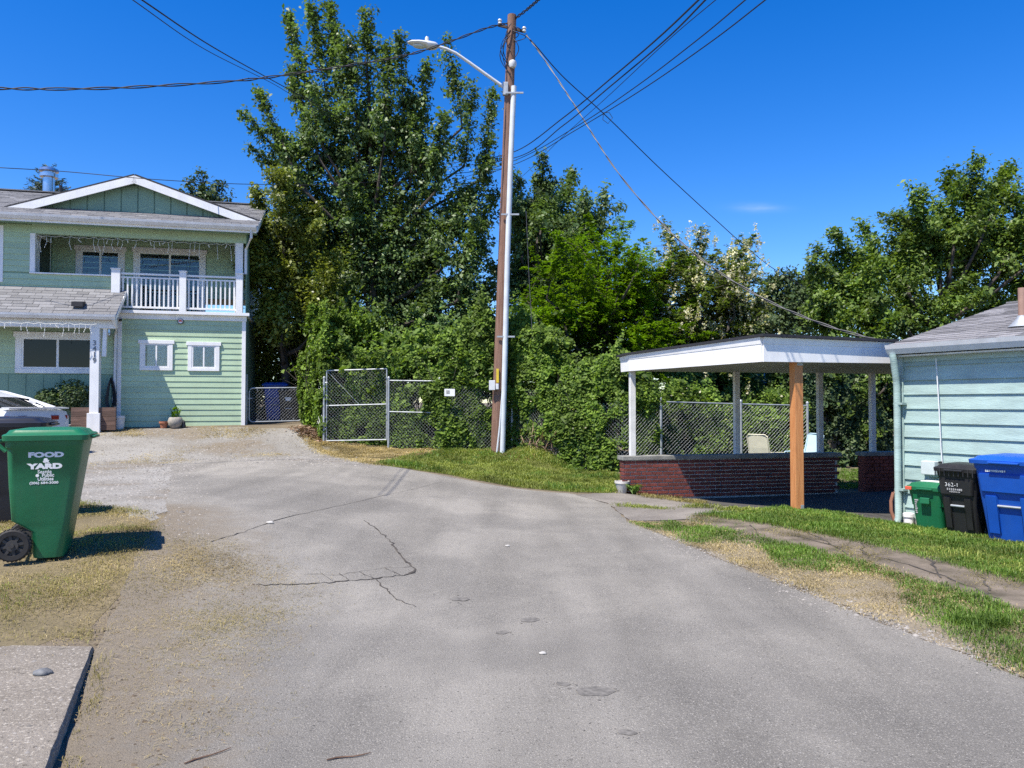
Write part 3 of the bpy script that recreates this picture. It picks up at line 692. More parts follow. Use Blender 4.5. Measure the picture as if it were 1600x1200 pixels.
b = BM(); lathe(b, [(.16,-.32),(.25,-.30),(.25,-.20),(.18,-.19),(.18,-.13),(.27,-.12),(.26,-.05),(.14,.0),(.01,.01)], (fx, 3.8, fzt), 20); ob('flue_cap', b, 'steel', fl, smooth=True)
b = BM(); tube(b, [(fx+.45, 3.4, zr-.2), (fx+.45, 3.4, zr+.30)], .05, 8); ob('vent_pipe', b, 'bin_black', house)
b = BM(); box(b, hx(180)-.05, hx(184)+.03, -.10, -.032, .55, .72, .01); ob('outlet_box', b, 'gutter_white', house)
# porch bed of timbers
for i in range(5):
    for xa, xb in ((hx(112, 640, .8), hx(145, 640, .8)), (hx(145, 640, .8)+.005, hx(182, 640, .8))):
        b = BM(); box(b, xa, xb, -.86, -.78, -.12+.115*i, -.12+.115*i+.11, .006); ob('timber', b, 'planter_wood', house)
b = BM(); box(b, hx(112, 640, .8), XL-.1, -.779, -.03, -.3, .36); ob('bed_soil', b, 'soil', house)
b = BM(); box(b, X0, hx(112, 640, .8)-.01, -PB, .0, -.4, .02); ob('porch_floor', b, 'concrete', house)

# fairy lights hung from the porch and the balcony beam
def lights(label, xa, xb, z, y, n, seed, droop=.25):
    rr = random.Random(seed); t = thing('string_lights', label, 'lights', HC, TH); b = BM()
    pts = [(xa+(xb-xa)*i/n, y, z-.05*abs(math.sin(i*1.3))) for i in range(n+1)]; tube(b, pts, .005, 4); ob('cord', b, 'light_string', t)
    for i in range(n):
        if rr.random() < .28: continue
        x, y_, z_ = pts[i]; L = rr.uniform(.06, droop)
        b = BM(); q = [(x, y_, z_), (x+rr.uniform(-.03,.03), y_-.01, z_-L*.5), (x+rr.uniform(-.04,.04), y_, z_-L)]; tube(b, q, .004, 4)
        for k in range(3): lathe(b, [(.003,.02),(.011,.0),(.003,-.02)], (Vector(q[1]).lerp(Vector(q[2]), k/2)), 5)
        ob('light_strand', b, 'light_string', t)
lights('white icicle fairy lights hanging from the porch eave', X0, cxp+.1, pz_e-.24, -PB-.06, 34, 3, .30)
lights('white icicle fairy lights hanging inside the balcony opening', xq+.1, XR-.2, z_eave-.27, .02, 44, 5, .42)

# ================================================================== teal house on the right
RD_W = Vector((.5, -.866, 0)).normalized(); RN = Vector((-.866, -.5, 0)).normalized(); RC = at(1410, 818, 11.1); RC.z = -.10
rz_ = math.atan2(RD_W.y, RD_W.x)
cot = thing('teal_house', 'single-storey pale teal house with wide lap siding and grey shingle roof', 'house', RC, rz_)
def RF(px, py, b=0.0):
    d = ray(px, py); o = Vector((0,0,CAMZ)); P0 = RC+RN*b; t = (P0-o).dot(RN)/d.dot(RN); p = o+d*t-RC
    return p.dot(RD_W), p.z
LW = 8.0; DW = 6.2
zev = RF(1410, 551)[1]
b = BM(); box(b, .02, LW, .025, DW, -.5, zev+.05); ob('wall', b, 'teal_siding', cot)
b = BM(); box(b, .03, LW, -.02, .3, -.5, .10); ob('foundation', b, 'concrete', cot)
siding(cot, .03, LW, .06, zev-.12, .2015, 'teal_siding', y=.025, t1=.036, joints=False)
trim_b = BM(); box(trim_b, .0, LW, -.01, .024, zev-.14, zev+.04); ob('frieze_board', trim_b, 'teal_siding', cot)
z = .06; mesh_b = None
while z < zev-.1:                                        # boards of the gable end, seen edge-on past the corner
    if mesh_b is None: mesh_b = siding_board(DW, .2015, t1=.036); mesh_b.materials.append(MATS['teal_siding'])
    o = link('siding_board', mesh_b, None, cot); o.location = (.02, DW, z); o.rotation_euler = (0, 0, R(-90)); z += .2015
b = BM(); box(b, -.02, .05, -.02, .05, .04, zev-.0, .004); ob('corner_board', b, 'teal_siding', cot)
# roof: gable roof, ridge parallel to the front
OVR = .17; OVS = RF(1393, 541, OVR)[0]; ze = RF(1393, 540, OVR)[1]; yr_ = 3.0
hp = at(1545, 478, 12.95); hl = hp-RC; rx_, ry_, rzr = hl.dot(RD_W), -hl.dot(RN), hl.z
slp = (rzr-ze)/(ry_+OVR)
b = BM(); prism(b, [(OVS, -OVR, ze-.01), (OVS, ry_, rzr-.01), (OVS, 2*ry_+OVR, ze-.01), (OVS, 2*ry_+OVR, ze-.12), (OVS, ry_, rzr-.12), (OVS, -OVR, ze-.12)], (LW+.5-OVS, 0, 0)); rr_ = ob('roof', b, 'dark_felt', cot)
b = BM(); prism(b, [(OVS-.03, -OVR, ze-.15), (OVS-.03, ry_, rzr-.15), (OVS-.03, ry_, rzr-.0), (OVS-.03, -OVR, ze+.0)], (.03, 0, 0)); ob('rake_board', b, 'white_paint', cot)
b = BM(); x0, x1, y, zz_, s = OVS-.02, LW+.5, -OVR-.005, ze+.0, .13
prism(b, [(x0, y, zz_), (x0, y-s, zz_), (x0, y-s*.85, zz_-s*.45), (x0, y-s*.5, zz_-s), (x0, y, zz_-s)], (x1-x0, 0, 0)); ob('gutter', b, 'gutter_white', cot)
b = BM(); box(b, OVS+.01, LW+.4, -OVR+.001, -.012, ze-.165, ze-.145); ob('soffit', b, 'old_white_paint', cot)
vv2 = Vector((0, 1, slp)); Lr = math.hypot(ry_+OVR, rzr-ze); e = .15; ang = math.atan(slp); rows = int(Lr/e)
SM = {}
for w in (.24, .31, .38, .46):
    b = BM(); hexa(b, [(0,0,-.004),(w-.007,0,-.004),(w-.007,e+.02,-.004),(0,e+.02,-.004),(0,0,.014),(w-.007,0,.014),(w-.007,e+.02,.003),(0,e+.02,.003)])
    me = bpy.data.meshes.new('shingle'); bmesh.ops.recalc_face_normals(b, faces=b.faces[:]); b.to_mesh(me); b.free(); me.materials.append(MATS['shingle_piece']); SM[w] = me
VIS = 3.9; cnt = 0
vn = vv2.normalized()
for i in range(rows+1):
    x = OVS-.02
    while x < VIS and cnt < 300:
        w = random.choice(list(SM)); o = link('shingle', SM[w], None, rr_); p = Vector((0, -OVR-.03, ze+.002))+vn*(i*e)
        o.location = (x, p.y, p.z+random.uniform(0, .004)); o.rotation_euler = (ang, 0, 0); x += w; cnt += 1
shingle_field('shingles', rr_, (VIS, -OVR-.03, ze+.0), (1,0,0), vv2, LW+.5-VIS, Lr, e=.15)
b = BM(); box(b, OVS-.02, LW+.5, ry_-.12, ry_+.12, rzr-.005, rzr+.02); ob('ridge_cap', b, 'shingle_grey', rr_)
# vent flue with flashing, downspout, cable, meter box
p = at(1597, 490, 10.2); q = p-RC; fx_, fy_ = q.dot(RD_W), -q.dot(RN); fz_ = ze+slp*(fy_+OVR)
b = BM(); tube(b, [(fx_, fy_, fz_-.1), (fx_, fy_, fz_+.52)], .046, 14); vf = ob('vent_flue', b, 'flue_brown', cot, smooth=True)
b = BM(); lathe(b, [(.17,.0),(.12,.05),(.065,.12),(.06,.15)], (fx_, fy_, fz_+.0), 16); ob('flashing', b, 'galv', vf, smooth=True)
b = BM(); tube(b, [(OVS+.06, -OVR-.07, ze-.13), (OVS+.07, -OVR-.06, ze-.22), (.0, -.10, ze-.50), (.0, -.09, ze-.6), (.0, -.09, .12), (.0, -.12, .04)], .048, 10); ob('downspout', b, 'teal_siding', cot, smooth=True)
for zz_ in (ze-.85, .5):
    b = BM(); box(b, -.035, .10, -.125, -.02, zz_, zz_+.03); ob('pipe_strap', b, 'teal_siding', cot)
b = BM(); lathe(b, [(.06,-.08),(.06,.10),(.075,.105),(.075,.15),(.05,.16)], (.16, -.10, .04), 16); ob('drain_pipe', b, 'white_paint', cot, smooth=True)
cpts = [RF(1466, 560), RF(1468, 590), RF(1471, 640), RF(1474, 700), RF(1476, 725)]
b = BM(); tube(b, [(x, -.055, z) for x, z in cpts], .008, 6); ob('wall_cable', b, 'gutter_white', cot)
mx0, mz1 = RF(1449, 719); mx1, mz0 = RF(1471, 742)
b = BM(); box(b, mx0, mx1, -.16, -.035, mz0, mz1, .012); mb = ob('meter_box', b, 'box_plastic', cot)
b = BM(); box(b, mx0+.02, mx1-.02, -.11, -.04, mz0-.03, mz0-.001, .008); ob('box_skirt', b, 'box_shade_green', mb)
for k in range(3):
    b = BM(); box(b, mx1+.01, mx1+.05, -.09, -.04, mz0+.02+.07*k, mz0+.05+.07*k, .006); ob('cable_clip', b, 'wire_black', mb)
# corrugated drain hose hanging at the corner: its own thing
hp = thing('drain_hose', 'brown drain hose curving down beside the corner of the teal house', 'hose', RC+Vector((-.10,.03,0)))
b = BM(); P = [Vector((.03,-.02,.52)), Vector((-.02,-.02,.46)), Vector((-.055,-.02,.34)), Vector((-.06,-.03,.2)), Vector((-.03,-.05,.08)), Vector((.02,-.08,.02)), Vector((.06,-.12,.012))]; tube(b, P, .024, 8); ob('hose', b, 'pipe_brown', hp, smooth=True)

# ================================================================== carport
W0 = at(988, 712, 14.5); CT = R(13); CW = Vector((math.cos(CT), math.sin(CT), 0)); CN = Vector((math.sin(CT), -math.cos(CT), 0))
cp = thing('carport', 'white flat-roofed open carport with low red brick wall beside the teal house', 'carport', (W0.x, W0.y, 0), CT)
CO = Vector((W0.x, W0.y, 0))
def CL(p): q = Vector(p)-CO; return Vector((q.dot(CW), -q.dot(CN), q.z))     # to carport local
def CX(px, b=0.0):
    d = ray(px, 650); o = Vector((0,0,CAMZ)); P0 = CO+CN*b; t = (P0-o).dot(CN)/d.dot(CN); return CL(o+d*t).x
zcap = W0.z; zun = 2.265; xa, xb = CX(971), CX(1306); zfl = -.12
b = BM(); box(b, xa+.03, xb-.05, -.095, .10, -.5, zcap-.08); wall = ob('brick_wall', b, 'mortar', cp)
b = BM(); box(b, xa-.03, xb+.03, -.14, .15, zcap-.079, zcap, .01); ob('wall_cap', b, 'cap_concrete', wall)
bm_ = {}
def brick_mesh(L):
    if L not in bm_:
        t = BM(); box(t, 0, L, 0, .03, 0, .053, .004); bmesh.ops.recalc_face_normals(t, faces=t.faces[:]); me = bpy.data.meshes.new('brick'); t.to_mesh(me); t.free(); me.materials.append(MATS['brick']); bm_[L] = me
    return bm_[L]
nb = 0; course = 0; z = zcap-.079-.014-.053
while z > -.17:
    x = xa+.033; first = True
    while x < xb-.05 and nb < 290:
        L = .198 if not (first and course % 2) else .09
        first = False
        if x+L > xb: break
        o = link('brick', brick_mesh(L), None, wall); o.location = (x, -.118+random.uniform(-.002,.002), z); x += L+.019; nb += 1
    if nb < 290: o = link('brick', brick_mesh(.205), None, wall); o.location = (xa, .10, z); o.rotation_euler = (0, 0, R(-90)); nb += 1
    z -= .071; course += 1
# pier at the far end, with the doorway to the lawn between
xc, xd = CX(1345), CX(1420)
b = BM(); box(b, xc, xd, -.105, .10, -.5, zcap-.08); w2 = ob('brick_pier', b, 'brick', cp)
b = BM(); box(b, xc-.03, xd+.03, -.14, .15, zcap-.079, zcap, .01); ob('wall_cap', b, 'cap_concrete', w2)
z = zcap-.079-.014-.053
while z > -.17:
    x = xc+(.0 if course % 2 else -.10)
    while x < xd-.05 and nb < 300:
        o = link('brick', brick_mesh(.198), None, w2); o.location = (max(x, xc), -.128, z); x += .217; nb += 1
    z -= .071; course += 1
for px in (988, 1151, 1281, 1363):
    x = CX(px); b = BM(); box(b, x-.052, x+.052, -.045, .045, zcap, zun, .004); ob('post', b, 'old_white_paint', cp)
P1 = CL(at(985, 580, 14.35)); P2 = CL(at(1192, 563, 11.1)); P3 = CL(at(1393, 566, 11.55)); x4 = CX(1425); P4 = Vector((x4, .35, 0)); P5 = Vector((P1.x, .30, 0))
ROOF = [(P1, .285), (P2, .345), (P3, .30), (P4, .27), (P5, .27)]     # corner, height of the roof edge above the soffit
b = BM(); lo = [b.verts.new((p.x, p.y, zun)) for p, _ in ROOF]; hi = [b.verts.new((p.x, p.y, zun+t_-.004)) for p, t_ in ROOF]
b.faces.new(lo); b.faces.new(hi[::-1])
for i in range(5): b.faces.new([lo[i], lo[(i+1)%5], hi[(i+1)%5], hi[i]])
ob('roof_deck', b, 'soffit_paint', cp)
def fascia(A, B, name, z0, z1, t, m):
    (A, ta), (B, tb) = A, B; A = Vector((A.x, A.y, zun)); B = Vector((B.x, B.y, zun)); d = (B-A).normalized(); n_ = Vector((d.y, -d.x, 0)); Z = lambda f, h_: Vector((0, 0, f*h_))
    b = BM(); ins = Vector((0,0,-.015)) if z0 == 0 else Vector()
    hexa(b, [A+Z(z0,ta)+ins, B+Z(z0,tb)+ins, B+n_*t*.7+Z(z0,tb)+ins, A+n_*t*.7+Z(z0,ta)+ins, A+Z(z1,ta), B+Z(z1,tb), B+n_*t+Z(z1,tb), A+n_*t+Z(z1,ta)])
    ob(name, b, m, cp)
for A, B in ((ROOF[4], ROOF[0]), (ROOF[0], ROOF[1]), (ROOF[1], ROOF[2])):
    fascia(A, B, 'fascia_board', 0, .70, .030, 'white_paint'); fascia(A, B, 'fascia_trim', .703, .985, .052, 'white_paint')
ctr = (P1+P2+P3+P4+P5)/5
b = BM(); ex = [(Vector((p.x, p.y, 0))+(Vector((p.x, p.y, 0))-Vector((ctr.x, ctr.y, 0))).normalized()*.11, t_) for p, t_ in ROOF]
lo = [b.verts.new((p.x, p.y, zun+t_)) for p, t_ in ex]; hi = [b.verts.new((p.x, p.y, zun+t_+.04)) for p, t_ in ex]; b.faces.new(lo); b.faces.new(hi[::-1])
for i in range(5): b.faces.new([lo[i], lo[(i+1)%5], hi[(i+1)%5], hi[i]])
ob('roof_membrane', b, 'roof_edge', cp)
wp = CL(at(1245, 700, 11.38)); gz = h(*(at(1245, 797, 11.38).xy))
b = BM(); box(b, wp.x-.068, wp.x+.068, wp.y-.07, wp.y+.07, gz-.02, zun-.001, .006); o = ob('timber_post', b, 'cedar', cp); tag(o, 'new orange cedar support post')
b = BM(); box(b, wp.x+.01, wp.x+.06, wp.y-.076, wp.y-.071, gz+.03, gz+.09); ob('post_tag', b, 'galv', o)
b = BM(); box(b, wp.x-.03, wp.x+.06, wp.y-.078, wp.y-.071, zun-.06, zun-.002); ob('post_bracket', b, 'galv', o)
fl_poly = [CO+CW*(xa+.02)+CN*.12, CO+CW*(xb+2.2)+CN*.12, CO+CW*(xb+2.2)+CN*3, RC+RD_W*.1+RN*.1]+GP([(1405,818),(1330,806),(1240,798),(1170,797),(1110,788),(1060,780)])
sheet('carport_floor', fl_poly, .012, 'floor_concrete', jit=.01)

# ================================================================== wheeled refuse carts
def cart(name, label, loc, rz, body, lid, W, D, Ht, group=None, ribs=True, bar_m='galv', lid_ribs=False, cat='bin', lid_label=None):
    t = thing(name, label, cat, loc, rz, group); b = BM(); hb = Ht-.10
    def fx(z): return D*(.23+.25*(z/hb))
    def ring(z, back, wy, r=.05): return rrect(-D*back, fx(z), -W*wy/2, W*wy/2, z, r, 4)
    loft(b, [ring(.01,.14,.76,.06), ring(.06,.16,.78,.06), ring(.235,.17,.80,.05), ring(.29,.30,.815,.05), ring(.33,.40,.82,.05), ring(hb*.62,.435,.88,.055), ring(hb-.07,.46,.93,.06), ring(hb-.055,.475,.975,.06), ring(hb,.48,.985,.06)])
    bo = ob('body', b, body, t, smooth=True)
    if ribs:
        b = BM()
        for s in (-1, 1):                                 # raised flanks leave a pocket for the lifting bar
            y0, y1 = s*W*.16, s*W*.34; ya, yb = min(y0, y1), max(y0, y1)
            za, zb_ = hb*.10, hb*.60
            hexa(b, [(fx(za)-.03,ya,za),(fx(za)+.022,ya,za),(fx(za)+.022,yb,za),(fx(za)-.03,yb,za),(fx(zb_)-.03,ya,zb_),(fx(zb_)+.030,ya,zb_),(fx(zb_)+.030,yb,zb_),(fx(zb_)-.03,yb,zb_)])
        za, zb_ = hb*.64, hb*.88
        hexa(b, [(fx(za)-.03,-W*.40,za),(fx(za)+.035,-W*.37,za),(fx(za)+.035,W*.37,za),(fx(za)-.03,W*.40,za),(fx(zb_)-.03,-W*.42,zb_),(fx(zb_)+.028,-W*.40,zb_),(fx(zb_)+.028,W*.40,zb_),(fx(zb_)-.03,W*.42,zb_)])
        bmesh.ops.bevel(b, geom=b.edges[:], offset=.010, segments=2, affect='EDGES')
        ob('front_rib', b, body, bo, smooth=True)
        b = BM(); zz = hb*.47; tube(b, [(fx(zz)+.02, -W*.165, zz), (fx(zz)+.02, W*.165, zz)], .014, 8); ob('lift_bar', b, bar_m, t)
    b = BM()                                             # lid: rim, step, crowned top
    L = lambda x0, x1, wy, z, r: rrect(D*x0, D*x1, -W*wy/2, W*wy/2, z, r, 4)
    rings = [L(-.50,.535,1.06,hb+.002,.05), L(-.505,.545,1.07,hb+.045,.05), L(-.49,.525,1.03,hb+.055,.05), L(-.47,.49,.96,hb+.060,.06), L(-.44,.45,.90,hb+.088,.07), L(-.30,.36,.62,hb+.103,.08), L(-.1,.15,.2,hb+.108,.04)]
    loft(b, rings); li = ob('lid', b, lid, t, smooth=True)
    b = BM(); box(b, D*.47, D*.60, -W*.22, W*.22, hb+.012, hb+.034, .008); ob('lid_tab', b, lid, li)
    if lid_ribs:
        for k in range(9):
            b = BM(); y = -W*.45+W*.9*k/8; box(b, D*.543, D*.556, y-.006, y+.006, hb-.05, hb+.043, .002); ob('lid_rib', b, lid, li)
    b = BM(); tube(b, [(-D*.47,-W*.36,hb-.09),(-D*.60,-W*.36,hb-.01),(-D*.60,W*.36,hb-.01),(-D*.47,W*.36,hb-.09)], .017, 8); ob('handle', b, body, t)
    b = BM(); tube(b, [(-D*.36,-W*.47,.135),(-D*.36,W*.47,.135)], .014, 8); ob('axle', b, 'galv', t)
    for s in (-1, 1):
        c = Vector((-D*.36, s*W*.43, .135)); b = BM()
        prof = [(.085,-.032),(.120,-.034),(.134,-.022),(.134,.022),(.120,.034),(.085,.032),(.085,-.032)]
        n = 28; loft(b, [[c+Vector((r*math.cos(2*math.pi*i/n), q, r*math.sin(2*math.pi*i/n))) for i in range(n)] for r, q in prof], cap=False)
        wh = ob('wheel', b, 'rubber', t, smooth=True)
        b = BM()
        for k in range(8):
            a = 2*math.pi*k/8+.2; bar(b, c+Vector((.03*math.cos(a), s*.012, .03*math.sin(a))), c+Vector((.088*math.cos(a), s*.012, .088*math.sin(a))), .022, .022, (0,1,0))
        tube(b, [c+Vector((0,-.03,0)), c+Vector((0,.03,0))], .046, 20); tube(b, [c+Vector((0,s*.028,0)), c+Vector((0,s*.045,0))], .018, 12)
        tube(b, [c+Vector((0,-.006,0)), c+Vector((0,.006,0))], .088, 24); ob('rim', b, 'wheel_plastic', wh)
        b = BM()
        for k in range(28):
            a = 2*math.pi*k/28; q = c+Vector((.133*math.cos(a), 0, .133*math.sin(a))); bar(b, q+Vector((0,-.026,0)), q+Vector((0,.026,0)), .012, .010, Vector((math.cos(a),0,math.sin(a))))
        ob('tread', b, 'rubber', wh)
    return t, hb, fx
# --- nearest: food and yard cart
gx_, gy_ = -4.03, 6.72
t, hb, fx = cart('food_yard_bin', 'big green food and yard waste cart nearest the camera', (gx_, gy_, h(gx_, gy_)), R(21), 'bin_green', 'bin_green', .58, .61, 1.10, ribs=False)
def side_w(z): return .58*(.82+.11*(z-.33)/(hb-.40))/2
def sidetext(s, x, z, size, sx, m, off=0.0, name='lettering'):
    tl = math.atan((side_w(.9)-side_w(.4))/.5); up = Vector((0, -math.sin(tl), math.cos(tl)))
    text(name, s, size, m, t, frame((x, -side_w(z)-.0035, z), (1,0,0), up), sx=sx, ext=.0012, off=off)
sidetext('FOOD', .015, .880, 0.0560, 1.62, 'print_white', .0035); sidetext('&', .015, .832, 0.0496, 1.35, 'print_white', .003); sidetext('YARD', .010, .783, 0.0576, 1.62, 'print_white', .004)
sidetext('Seattle', .005, .738, 0.0400, .95, 'print_white', .0005); sidetext('Public', .030, .708, 0.0400, .95, 'print_white', .001); sidetext('Utilities', .012, .677, 0.0400, .95, 'print_white', .001)
b = BM(); q = Vector((-.048, -side_w(.708)-.004, .708)); tube(b, [q, q-Vector((0,.002,0))], .013, 10); ob('emblem', b, 'print_white', t)
sidetext('(206) 684-3000', .0, .645, 0.0272, 1.25, 'print_white', .0008)
# --- behind it: black garbage cart
bx2, by2 = -5.28, 8.05
t, hb, fx = cart('garbage_bin', 'black garbage cart standing half hidden behind the nearest green cart', (bx2, by2, h(bx2, by2)), R(20), 'bin_navy', 'bin_navy', .60, .76, 1.07, ribs=False)
def side_w(z): return .58*(.82+.11*(z-.33)/(hb-.40))/2
sidetext('6', -.10, .80, .11, 1.0, 'print_white', .004); sidetext('(26w', -.20, .66, .08, 1.0, 'print_white', .0)
# --- three carts along the teal house
rrz = math.atan2(RN.y, RN.x)
def rpos(px, out):
    x, _ = RF(px, 800, out); p = RC+RD_W*x+RN*out; p.z = h(p.x, p.y); return p
t, hb, fx = cart('food_bin', 'small green food waste bin nearest the corner of the teal house', rpos(1457, .50), rrz+R(8), 'bin_green', 'bin_green', .46, .42, .63, ribs=False)
b = BM(); box(b, .20, .245, -.24, -.16, hb+.0, hb+.045, .006); ob('latch', b, 'label_red', t)
b = BM(); box(b, fx(.5)+.0, fx(.5)+.04, -.06, .06, hb-.17, hb-.09, .01); ob('front_grip', b, 'bin_green', t)
b = BM(); hexa(b, [(-.10,-.10,hb+.09),(.06,-.12,hb+.095),(.06,.14,hb+.095),(-.10,.12,hb+.09),(-.10,-.10,hb+.112),(.06,-.12,hb+.115),(.06,.14,hb+.115),(-.10,.12,hb+.112)]); ob('lid_sticker', b, 'print_white', t)
b = BM(); rr = random.Random(4)
for k in range(7): zz = .22+.028*k; box(b, fx(zz)-.003, fx(zz)+.005, -.15, -.15+rr.uniform(.02,.05), zz, zz+.018)
ob('lettering', b, 'print_faded', t)
t, hb, fx = cart('garbage_bin', 'black garbage cart between the small green bin and the blue cart', rpos(1510, .56), rrz+R(4), 'bin_black', 'bin_black', .50, .56, .90, lid_ribs=True)
sl_ = Vector((.25*.56/.80, 0, 1)).normalized()
text('lettering', '362-1', .070, 'print_white', t, frame((fx(.64)+.036, -.04, .64), (0,1,0), sl_), sx=1.05, off=-.001)
def print_row(t, fx, z, y0, y1, hgt, n, m, out):
    # a line of print too small to read: a row of little blocks
    b = BM(); rr = random.Random(int(z*1000))
    for k in range(n):
        ya = y0+(y1-y0)*k/n; w_ = (y1-y0)/n*rr.uniform(.5, .85); hh = hgt*rr.uniform(.6, 1); box(b, fx(z)+out-.004, fx(z)+out, ya, ya+w_, z-hh/2, z+hh/2)
    return ob('lettering', b, m, t)
print_row(t, fx, .585, -.10, .09, .030, 8, 'print_faded', .042); print_row(t, fx, .555, -.07, .06, .020, 8, 'print_faded', .044)
t, hb, fx = cart('recycling_bin', 'large bright blue recycling cart against the teal house', rpos(1594, .62), rrz+R(6), 'bin_blue', 'bin_blue', .74, .80, 1.03)
print_row(t, fx, hb*.915, -.22, .0, .030, 11, 'print_white', .012)
# --- two carts behind the low gate
def behind(px, Y, nm, lb, body, W, D, Ht):
    p = at(px, 640, Y); return cart(nm, lb, (p.x, p.y, h(p.x, p.y)-.05), R(-80), body, body, W, D, Ht)
t, hb, fx = behind(452, 22.15, 'garbage_bin', 'black cart behind the low chain link gate', 'bin_black', .56, .6, 1.0)
b = BM(); prism(b, [(fx(.70)+.04,-.10,.74),(fx(.70)+.04,.10,.74),(fx(.66)+.04,.05,.64),(fx(.66)+.04,-.05,.64)], (.004,0,0)); ob('label_mark', b, 'print_white', t)
behind(432, 22.75, 'recycling_bin', 'blue cart behind the low chain link gate', 'bin_blue', .70, .75, 1.12)

# ================================================================== parked car (tail in view)
cx0, cy0 = -9.78, 15.9; cz = h(-10.6, 15.9)-.06
car = thing('parked_car', 'white sedan parked at the left with only its tail in view', 'car', (cx0, cy0, cz), R(166))
# local x forward from the rear bumper, y to the left, z up
st = [(.0,.42,.74,.86,.70),(.05,.30,.86,1.0,.82),(.28,.26,.90,1.05,.87),(.8,.24,.92,1.04,.90),(1.6,.22,.92,1.02,.91),(2.6,.22,.90,1.0,.91),(3.3,.22,.86,.97,.90),(4.1,.24,.78,.86,.88),(4.55,.28,.68,.74,.80),(4.68,.38,.58,.62,.66)]
rings = []
for x, zb_, zs, zt_, hw in st:
    rings.append([Vector((x, y, z)) for y, z in ((-hw*.86,zb_),(-hw*.98,zb_+.12),(-hw,(zb_+zs)/2),(-hw*.985,zs),(-hw*.90,zt_-.025),(-hw*.70,zt_),(0,zt_+.012),(hw*.70,zt_),(hw*.90,zt_-.025),(hw*.985,zs),(hw,(zb_+zs)/2),(hw*.98,zb_+.12),(hw*.86,zb_))])
b = BM(); loft(b, rings); ob('body', b, 'car_paint', car, smooth=True)
gh = [(.42,.0,.74),(.95,.24,.70),(1.55,.40,.62),(2.1,.44,.60),(2.7,.41,.61),(3.15,.20,.68),(3.5,.0,.74)]
def grings(dz, sc): return [[Vector((x, y, 1.02+z)) for y, z in ((-.80*sc,0),(-hw*1.08*sc,dz_*.55+dz),(-hw*.95*sc,dz_*.93+dz),(-hw*.5,dz_+.01+dz),(0,dz_+.018+dz),(hw*.5,dz_+.01+dz),(hw*.95*sc,dz_*.93+dz),(hw*1.08*sc,dz_*.55+dz),(.80*sc,0))] for x, dz_, hw in gh]
b = BM(); loft(b, grings(0, 1.0), cap=False, closed=False); ob('glasshouse', b, 'car_glass', car, smooth=True)
gr_ = grings(.006, 1.01)
b = BM(); loft(b, [r[2:7] for r in gr_[1:6]], cap=False, closed=False); ob('roof_panel', b, 'car_paint', car, smooth=True)
for s, k0, k1 in ((-1, 2, 0), (1, 6, 8)):
    b = BM(); tube(b, [r[k0]+Vector((0, s*.004, 0)) for r in gr_], .028, 6); ob('roof_rail', b, 'car_paint', car, smooth=True)
    b = BM(); tube(b, [gr_[2][k0], gr_[2][k1]*.98+Vector((0,0,.03))], .03, 6); ob('pillar', b, 'car_dark', car)
    b = BM(); tube(b, [gr_[0][k1]+Vector((0,0,.02)), gr_[1][k0]+Vector((-.02,0,-.03))], .05, 6); ob('pillar', b, 'car_paint', car)
    b = BM(); tube(b, [gr_[i][k1]+Vector((0, s*.01, .012)) for i in range(7)], .014, 6); ob('window_trim', b, 'steel', car)
b = BM(); loft(b, [[Vector((x, y, z)) for x, z in ((-.03,1.055+.015*(1-abs(y)/.75)),(.16,1.06+.01),(.16,1.045),(-.02,1.03))] for y in np.linspace(-.74,.74,9)]); ob('boot_spoiler', b, 'car_paint', car, smooth=True)
for s in (-1, 1):
    for y0, y1, xo in ((.30,.50,-.01),(.535,.755,.02)):
        b = BM(); ya, yb = min(s*y0, s*y1), max(s*y0, s*y1); box(b, xo+.0, .20, ya, yb, .80, .895, .012); ob('tail_light', b, 'tail_red', car)
    b = BM(); box(b, .08, .34, min(s*.70, s*.858), max(s*.70, s*.858), .81, .89, .01); ob('tail_light', b, 'tail_red', car)
b = BM(); box(b, -.06, .12, -.80, .80, .30, .60, .05); ob('bumper', b, 'car_paint', car, smooth=True)
b = BM(); box(b, -.066, .0, -.62, .62, .26, .40, .02); ob('bumper_insert', b, 'car_dark', car)
b = BM(); box(b, -.035, .06, -.26, .26, .68, .80, .006); ob('plate', b, 'old_white_paint', car)
for x in (.95, 3.72):
    for s in (-1, 1):
        c = Vector((x, s*.80, .33)); b = BM(); n = 28; prof = [(.21,-.10),(.31,-.105),(.33,-.07),(.33,.07),(.31,.105),(.21,.10),(.21,-.10)]
        loft(b, [[c+Vector((r*math.cos(2*math.pi*i/n), q, r*math.sin(2*math.pi*i/n))) for i in range(n)] for r, q in prof], cap=False); wh = ob('wheel', b, 'rubber', car, smooth=True)
        b = BM()
        for k in range(10): a = 2*math.pi*k/10; bar(b, c+Vector((0,s*.07,0)), c+Vector((.21*math.cos(a), s*.075, .21*math.sin(a))), .05, .03, (0,1,0))
        tube(b, [c+Vector((0,-.05,0)), c+Vector((0,.05,0))], .21, 24); ob('rim', b, 'steel', wh)
        b = BM(); tube(b, [c+Vector((0,-.09*s,0)), c+Vector((0,.1085*s,0))], .36, 26); ob('wheel_well', b, 'car_dark', car)

